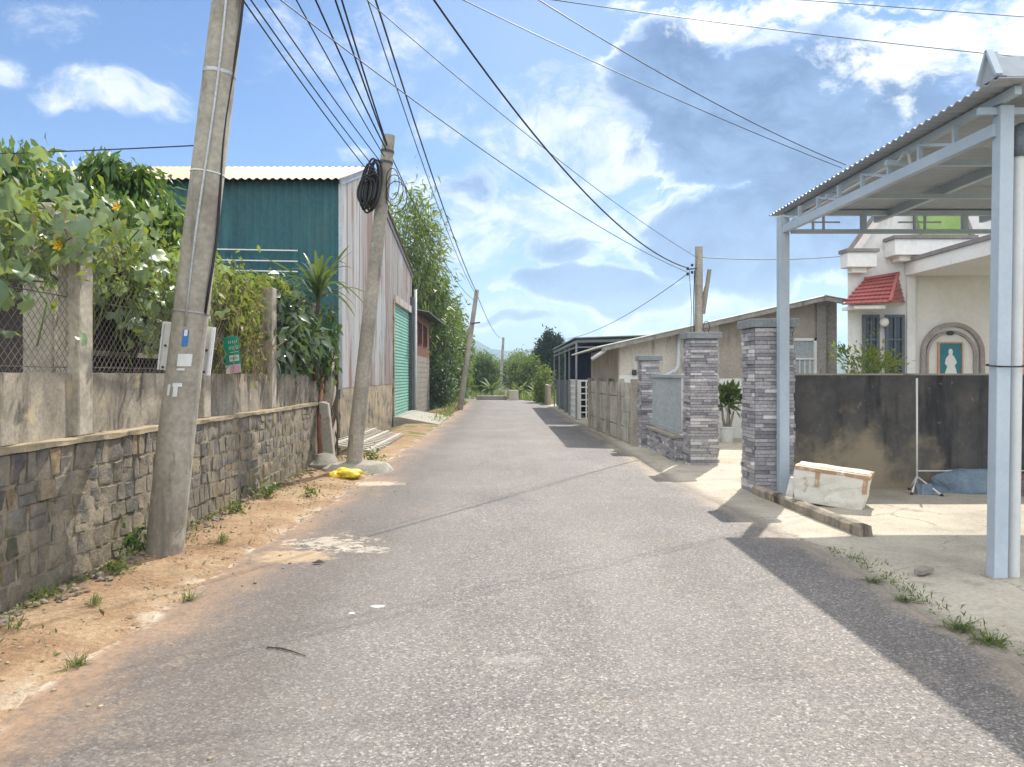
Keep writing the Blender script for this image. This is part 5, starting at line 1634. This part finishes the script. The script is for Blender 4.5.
# ------------------------------------------------------------------ steel canopy
cn = thing('steel_canopy', 'blue grey steel canopy with corrugated roof over the concrete yard', 'canopy', (6, 7.6, 0))
EX, EY0, EY1, EZ = 3.40, 5.30, 9.92, 3.55
PB, PF = Vector((3.43, 9.5, 0)), Vector((3.595, 5.63, 0))
for p, w in ((PB, .12), (PF, .10)):
    mb = MB(); mb.bar(p + Vector((0, 0, -.02)), p + Vector((.05 if w == .10 else 0, 0, EZ - .09)), w, w, (0, 1, 0)); po = mb.build('post', MAT['canopy_steel'], cn, bevel=.006)
    mb = MB(); mb.box(p.x - w * .75, p.x + w * .75, p.y - w * .75, p.y + w * .75, .0, .03); mb.build('base_plate', MAT['conc'], po)
for p in (Vector((9.2, 9.5, 0)), Vector((9.2, 5.63, 0))):
    mb = MB(); mb.box(p.x - .08, p.x + .08, p.y - .08, p.y + .08, -.02, EZ - .09); mb.build('post', MAT['canopy_steel'], cn, bevel=.006)
mb = MB(); mb.sheet((EX, EY0, EZ), (0, 1, 0), (1, 0, 0), EY1 - EY0, 6.3, .105, .010, 8); mb.build('roof_sheet', MAT['canopy_sheet'], cn, solid=.008)
st = MAT['canopy_steel']
zt, zb_ = EZ - .05, 3.29
l0, l1 = Vector((3.55, EY1 - .1, 0)), Vector((3.60, EY0 + .1, 0))
V = lambda p, z_: Vector((p.x, p.y, z_))
mb = MB(); mb.bar(V(l0, zt), V(l1, zt), .05, .06); mb.build('side_top_chord', st, cn)
mb = MB(); mb.bar(V(PB, zb_), V(PF, zb_), .06, .09); mb.build('side_bottom_chord', st, cn)
for i in range(1, 8):
    p = PB.lerp(PF, i / 8); mb = MB(); mb.bar(V(p, zb_ + .04), V(p, zt - .02), .035); mb.build('strut', st, cn)
for i in range(0, 8, 2):
    p, q_ = PB.lerp(PF, i / 8), PB.lerp(PF, (i + 1) / 8); mb = MB(); mb.bar(V(p, zt - .03), V(q_, zb_ + .04), .022); mb.build('brace', st, cn)
for x in (4.75, 6.1, 7.5, 9.2):
    mb = MB(); mb.bar((x, EY0 + .05, zt), (x, EY1 - .06, zt), .06, .10); mb.build('rafter', st, cn)
for y in (5.63, 7.0, 8.3):
    mb = MB(); mb.bar((EX + .06, y, EZ - .125), (9.6, y, EZ - .125), .04, .05); mb.build('purlin', st, cn)
mb = MB(); mb.bar((3.53, 9.5, zt - .003), (9.12, 9.5, zt - .003), .05, .06); mb.build('rear_top_chord', st, cn)
mb = MB(); mb.bar((3.53, 9.5, 3.27), (9.12, 9.5, 3.27), .05, .05); mb.build('rear_bottom_chord', st, cn)
for i in range(5):
    x = 3.5 + .3 + i * 1.25
    mb = MB()
    mb.bar((x, 9.5, 3.295), (x, 9.5, 3.47), .025); mb.bar((x + .13, 9.5, 3.295), (x + .13, 9.5, 3.47), .025)
    mb.bar((x - .2, 9.5, 3.385), (x + .33, 9.5, 3.385), .018)
    mb.build('lattice_motif', st, cn)
    mb = MB(); mb.bar((x + .62, 9.5, 3.295), (x + .62, 9.5, 3.47), .06); mb.build('strut', st, cn)
mb = MB()
pts = [PB.lerp(PF, .05 + .6 * i / 10) + Vector((.03, 0, zb_ + .07 + .08 * i / 10)) for i in range(11)]
e = pts[-1]
mb.tube(pts + [e + Vector((.0, -.10, .05)), e + Vector((0, -.18, .02)), e + Vector((0, -.21, -.10))], .014, 7); mb.build('conduit', MAT['pvc'], cn, smooth=True)
mb = MB()
mb.prism([(EY0 + .0, EZ + .012), (EY0 + .22, EZ + .012), (EY0 + .11, EZ + .225)], 'x', EX + .0, EX + .06); mb.build('ridge_gablet', MAT['canopy_sheet'], cn)
mb = MB()
mb.bar((EX, EY0 + .0, EZ + .02), (EX, EY0 + .11, EZ + .23), .05, .02); mb.bar((EX, EY0 + .22, EZ + .02), (EX, EY0 + .11, EZ + .23), .05, .02)
mb.build('gablet_trim', MAT['canopy_steel'], cn)
mb = MB(); mb.add([(EX + .06, EY0 + .02, EZ + .014), (9.7, EY0 + .02, EZ + .014), (9.7, EY0 + .11, EZ + .19), (EX + .06, EY0 + .11, EZ + .19), (EX + .06, EY0 + .2, EZ + .014), (9.7, EY0 + .2, EZ + .014)], [(0, 1, 2, 3), (3, 2, 5, 4)]); mb.build('ridge_cap', MAT['canopy_sheet'], cn)
px_ = thing('drain_pipe', 'pale plastic drain pipe tied beside the front canopy post', 'pipe', (3.77, 5.66, 0))
mb = MB(); mb.tube([(3.735, 5.66, .02), (3.775, 5.66, 3.16)], .042, 14); mb.build('pipe', MAT['pvc'], px_, smooth=True, sharp=40)
mb = MB(); mb.tube([(3.775, 5.66, 3.1), (3.775, 5.66, 3.22), (3.80, 5.70, 3.30), (3.88, 5.78, 3.34), (4.2, 6.1, 3.36)], .056, 14); mb.build('elbow', MAT['frame_grey'], px_, smooth=True)
mb = MB(); mb.tube([(3.665 + .125 * math.cos(t), 5.645 + .10 * math.sin(t), 1.57 + .01 * math.sin(t)) for t in [2 * math.pi * k / 20 for k in range(21)]], .006, 5, False); mb.build('tie_wire', MAT['black'], px_)

# ------------------------------------------------------------------ white house
hs = thing('white_house', 'white painted house with red tiled awning, arched niche and green gable behind the black wall', 'house', (9, 18, 0))
HY = 16.0
mb = MB(); mb.prism([(7.12, HY), (8.42, HY), (11.0, 22), (9.95, 22)], 'z', -.1, 4.1); mb.build('wall', MAT['white_wall'], hs)
mb = MB(); mb.prism([(8.40, HY + .1), (13, HY + .1), (13, 22), (10.9, 22)], 'z', -.1, 4.098); mb.build('porch_wall', MAT['cream_wall'], hs)
mb = MB(); mb.box(8.33, 8.50, HY - .06, HY + .08, -.1, 3.56); mb.build('pilaster', MAT['white_wall'], hs, bevel=.01)
mb = MB(); mb.prism([(7.25, 4.1), (10.9, 4.1), (8.95, 6.35)], 'y', HY + .1, HY + .4); mb.build('gable_wall', MAT['white_wall'], hs)
for (xa, za), (xb, zb2) in (((7.12, 4.02), (8.95, 6.42)), ((11.0, 4.02), (8.95, 6.42))):
    mb = MB(); mb.bar((xa + .1, HY + .02, za), (xb, HY + .02, zb2), .12, .22, (0, 1, 0)); gt = mb.build('gable_trim', MAT['peach_white'], hs)
    mb = MB(); mb.bar((xa - .02, HY - .01, za), (xb - .1, HY - .01, zb2), .10, .04, (0, 1, 0)); mb.build('edge_strip', MAT['grey_trim'], gt)
mb = MB(); mb.prism([(8.66, 4.12), (9.68, 4.12), (9.22, 5.25), (8.40, 5.25)], 'y', HY - .12, HY - .05)
mb.build('green_panel', MAT['green_tile'], hs)
mb = MB(); mb.prism([(9.70, 4.12), (9.78, 4.12), (9.32, 5.25), (9.24, 5.25)], 'y', HY - .16, HY - .04); mb.build('panel_trim', MAT['grey_trim'], hs)
for x0, x1, y0, z0, z1 in ((6.96, 7.56, HY - .35, 3.70, 4.0), (7.88, 9.5, HY - .45, 3.93, 4.25)):
    mb = MB(); mb.box(x0, x1, y0, HY - .01, z0, z1); co_ = mb.build('cornice', MAT['white_wall'], hs, bevel=.008)
    mb = MB(); mb.box(x0 - .04, x1 + .04, y0 - .04, HY - .012, z1 + .001, z1 + .07); mb.build('cornice_cap', MAT['grey_trim'], co_)
    mb = MB(); mb.box(x0 + .15, x1 - .15, y0 + .12, HY - .014, z0 - .10, z0 - .001); mb.build('cornice_step', MAT['cream_wall'], co_)
# porch roof coming forward
mb = MB(); mb.box(8.30, 13, 11.6, HY - .02, 3.56, 3.82); pr = mb.build('porch_roof', MAT['white_wall'], hs)
mb = MB(); mb.box(8.26, 13, 11.56, HY - .02, 3.821, 3.90); mb.build('porch_cap', MAT['grey_trim'], pr)
mb = MB(); mb.box(8.40, 8.75, 12.6, 12.95, -.1, 3.558); mb.build('porch_column', MAT['peach'], hs, bevel=.01)
# windows
for x0, x1 in ((7.44, 7.73), (7.91, 8.25)):
    mb = MB(); mb.box(x0, x1, HY - .02, HY + .01, .9, 2.72); w_ = mb.build('window', MAT['glass'], hs)
    mb = MB()
    for a, b_, c, d in ((x0 - .03, x0 + .03, .9, 2.75), (x1 - .03, x1 + .03, .9, 2.75), (x0 + .03, x1 - .03, 2.69, 2.75), (x0 + .03, x1 - .03, 2.22, 2.25), (x0 + .03, x1 - .03, 1.6, 1.63)): mb.box(a, b_, HY - .06, HY - .021, c, d)
    xm = (x0 + x1) / 2; mb.box(xm - .015, xm + .015, HY - .055, HY - .022, .9, 2.69)
    mb.build('frame', MAT['frame_grey'], w_)
# awning: tiled hip
aw = bpy.data.objects.new('awning', None); COL.objects.link(aw); aw.parent = hs; ORI[aw.name] = ORI[hs.name]
x0, x1, ya, zl, zh = 6.80, 8.03, HY - .62, 2.90, 3.53
f0, f1, f2, f3 = Vector((6.73, ya, zl)), Vector((7.68, ya, zl + .04)), Vector((8.14, HY - .02, zh + .05)), Vector((7.46, HY - .02, zh - .06))
mb = MB()
rows = 7
for r_ in range(rows):
    a, b_ = r_ / rows, (r_ + 1) / rows
    pa, pb_ = f0.lerp(f3, a), f1.lerp(f2, a)
    pc, pd = f0.lerp(f3, b_), f1.lerp(f2, b_)
    up_ = Vector((0, -.02, .028))
    n = 9
    for i in range(n):
        q0, q1 = pa.lerp(pb_, i / n), pa.lerp(pb_, (i + .97) / n)
        q2, q3 = pc.lerp(pd, (i + .97) / n), pc.lerp(pd, i / n)
        mb.add([q0 + up_, q1 + up_, q2, q3, q0, q1], [(0, 1, 2, 3), (4, 5, 1, 0)])
    for side, P, Q in ((0, f0, f3), (1, f1, f2)):
        back = Vector((7.16 if side == 0 else 8.30, HY - .02, zl + .08))
        q0, q1 = P.lerp(Q, a), back.lerp(Q, a)
        q2, q3 = back.lerp(Q, b_), P.lerp(Q, b_)
        ox = Vector((-.02 if side == 0 else .02, 0, .02))
        mb.add([q0 + ox, q1 + ox, q2, q3], [(0, 1, 2, 3)])
mb.build('tiles', MAT['red_tile'], aw)
mb = MB(); mb.prism([(ya + .05, zl - .07), (HY - .012, zl - .07), (HY - .012, zl - .005), (ya + .05, zl - .005)], 'x', 7.0, 7.62); mb.build('soffit', MAT['white_wall'], aw)
mb = MB(); mb.bar(f1 + Vector((.01, -.01, .03)), f2 + Vector((.01, -.01, .04)), .06, .05); mb.bar(f3 + Vector((0, -.02, .03)), f2 + Vector((0, -.02, .03)), .06, .05); mb.build('ridge', MAT['red_tile'], aw)


def arch(mb_, cx, w, z0, zs, th, y0, y1, n=16):
    """arched band: outer width w, springing at zs, ring thickness th"""
    o_, i_ = [], []
    for k in range(n + 1):
        a = math.pi * k / n
        for lst, r_ in ((o_, w / 2), (i_, w / 2 - th)): lst.append((cx + r_ * math.cos(a), zs + r_ * math.sin(a)))
    o_ = [(cx + w / 2, z0)] + o_ + [(cx - w / 2, z0)]
    i_ = [(cx + w / 2 - th, z0)] + i_ + [(cx - w / 2 + th, z0)]
    vs, fs = [], []
    for (a, b_), (c, d) in zip(o_, i_): vs += [(a, y0, b_), (c, y0, d), (a, y1, b_), (c, y1, d)]
    for k in range(len(o_) - 1):
        p, q_ = k * 4, k * 4 + 4
        fs += [(p, p + 1, q_ + 1, q_), (p, q_, q_ + 2, p + 2), (p + 1, p + 3, q_ + 3, q_ + 1)]
    mb_.add(vs, fs)


AX = 9.33
mb = MB(); arch(mb, AX, 1.32, .6, 1.94, .085, HY + .02, HY + .098); ar = mb.build('arched_niche', MAT['arch_trim'], hs)
mb = MB(); arch(mb, AX - .02, 1.06, .6, 1.90, .055, HY + .05, HY + .097); mb.build('inner_band', MAT['arch_trim'], ar)
mb = MB(); mb.box(AX - .27, AX + .19, HY + .055, HY + .09, 1.1, 2.16); pc_ = mb.build('picture', MAT['teal_pic'], hs)
mb = MB()
for a, b_, c, d in ((AX - .30, AX - .27, 1.1, 2.19), (AX + .19, AX + .22, 1.1, 2.19), (AX - .27, AX + .19, 2.16, 2.19)): mb.box(a, b_, HY + .04, HY + .095, c, d)
mb.build('frame', MAT['peach'], pc_)
mb = MB()
sil = [(-.19, 1.12), (-.08, 1.10), (.02, 1.13), (.10, 1.10), (.20, 1.13), (.17, 1.38), (.12, 1.58), (.085, 1.70), (.13, 1.76), (.09, 1.85), (.055, 1.905), (.03, 1.925), (.045, 1.965), (.042, 2.01), (.02, 2.045), (-.02, 2.045), (-.042, 2.01), (-.045, 1.965), (-.03, 1.925), (-.06, 1.90), (-.10, 1.84), (-.12, 1.74), (-.07, 1.68), (-.11, 1.56), (-.165, 1.36)]
mb.prism([(AX - .04 + a, b_) for a, b_ in sil], 'y', HY + .049, HY + .054); mb.build('pale_shape', MAT['flower_white'], pc_)
mb = MB(); mb.lathe((AX - .05, HY + .05, 2.33), [(.03, 0), (.07, .02), (.08, .06), (.03, .09)], 12); mb.build('lamp', MAT['dark_steel'], hs, smooth=True)
mb = MB(); mb.lathe((7.82, HY - .12, 2.50), [(.03, 0), (.075, .03), (.09, .09), (.075, .15), (.03, .18)], 14); mb.build('globe_lamp', MAT['cream_wall'], hs, smooth=True)
b3 = thing('bush', 'light green bush in front of the white house window behind the black wall', 'bush', (7.0, 14.6, 0))
rg = np.random.default_rng(12)
pts, _ = clump_points((6.95, 14.6, 1.35), (.55, .4, .75), 48, 40, .22, .3, rg)
leaves('foliage', pts, .085, T_OV, LEAF['yellowgreen'], b3, .2, (6.95, 14.6, 1.2), .8, rng=rg)
pts, _ = clump_points((6.5, 14.5, 1.85), (.35, .2, .2), 12, 24, .3, .3, rg)
leaves('foliage', pts, .08, T_OV, LEAF['farlight'], b3, 0, (6.9, 14.6, 1.4), 1.0, rng=rg)
mb = MB()
for i in range(14): mb.tube([(6.95, 14.6, 0), (6.95 + rg.normal(0, .15), 14.6, .9), (6.9 + rg.normal(0, .35), 14.6 + rg.normal(0, .2), 1.8)], [.02, .012, .005], 5)
mb.build('stems', MAT['green_stem'], b3)

# ------------------------------------------------------------------ render settings
SC.render.engine = 'CYCLES'
cy = SC.cycles
cy.use_denoising = True
cy.max_bounces = 6
cy.diffuse_bounces = 3
cy.glossy_bounces = 2
cy.transmission_bounces = 3
cy.transparent_max_bounces = 6
cy.volume_bounces = 1
cy.caustics_reflective = False
cy.caustics_refractive = False
cy.sample_clamp_indirect = 6
vs_ = SC.view_settings
vs_.view_transform = 'Standard'
vs_.look = 'None'
vs_.gamma = 1
vs_.use_curve_mapping = False
vs_.exposure = .78
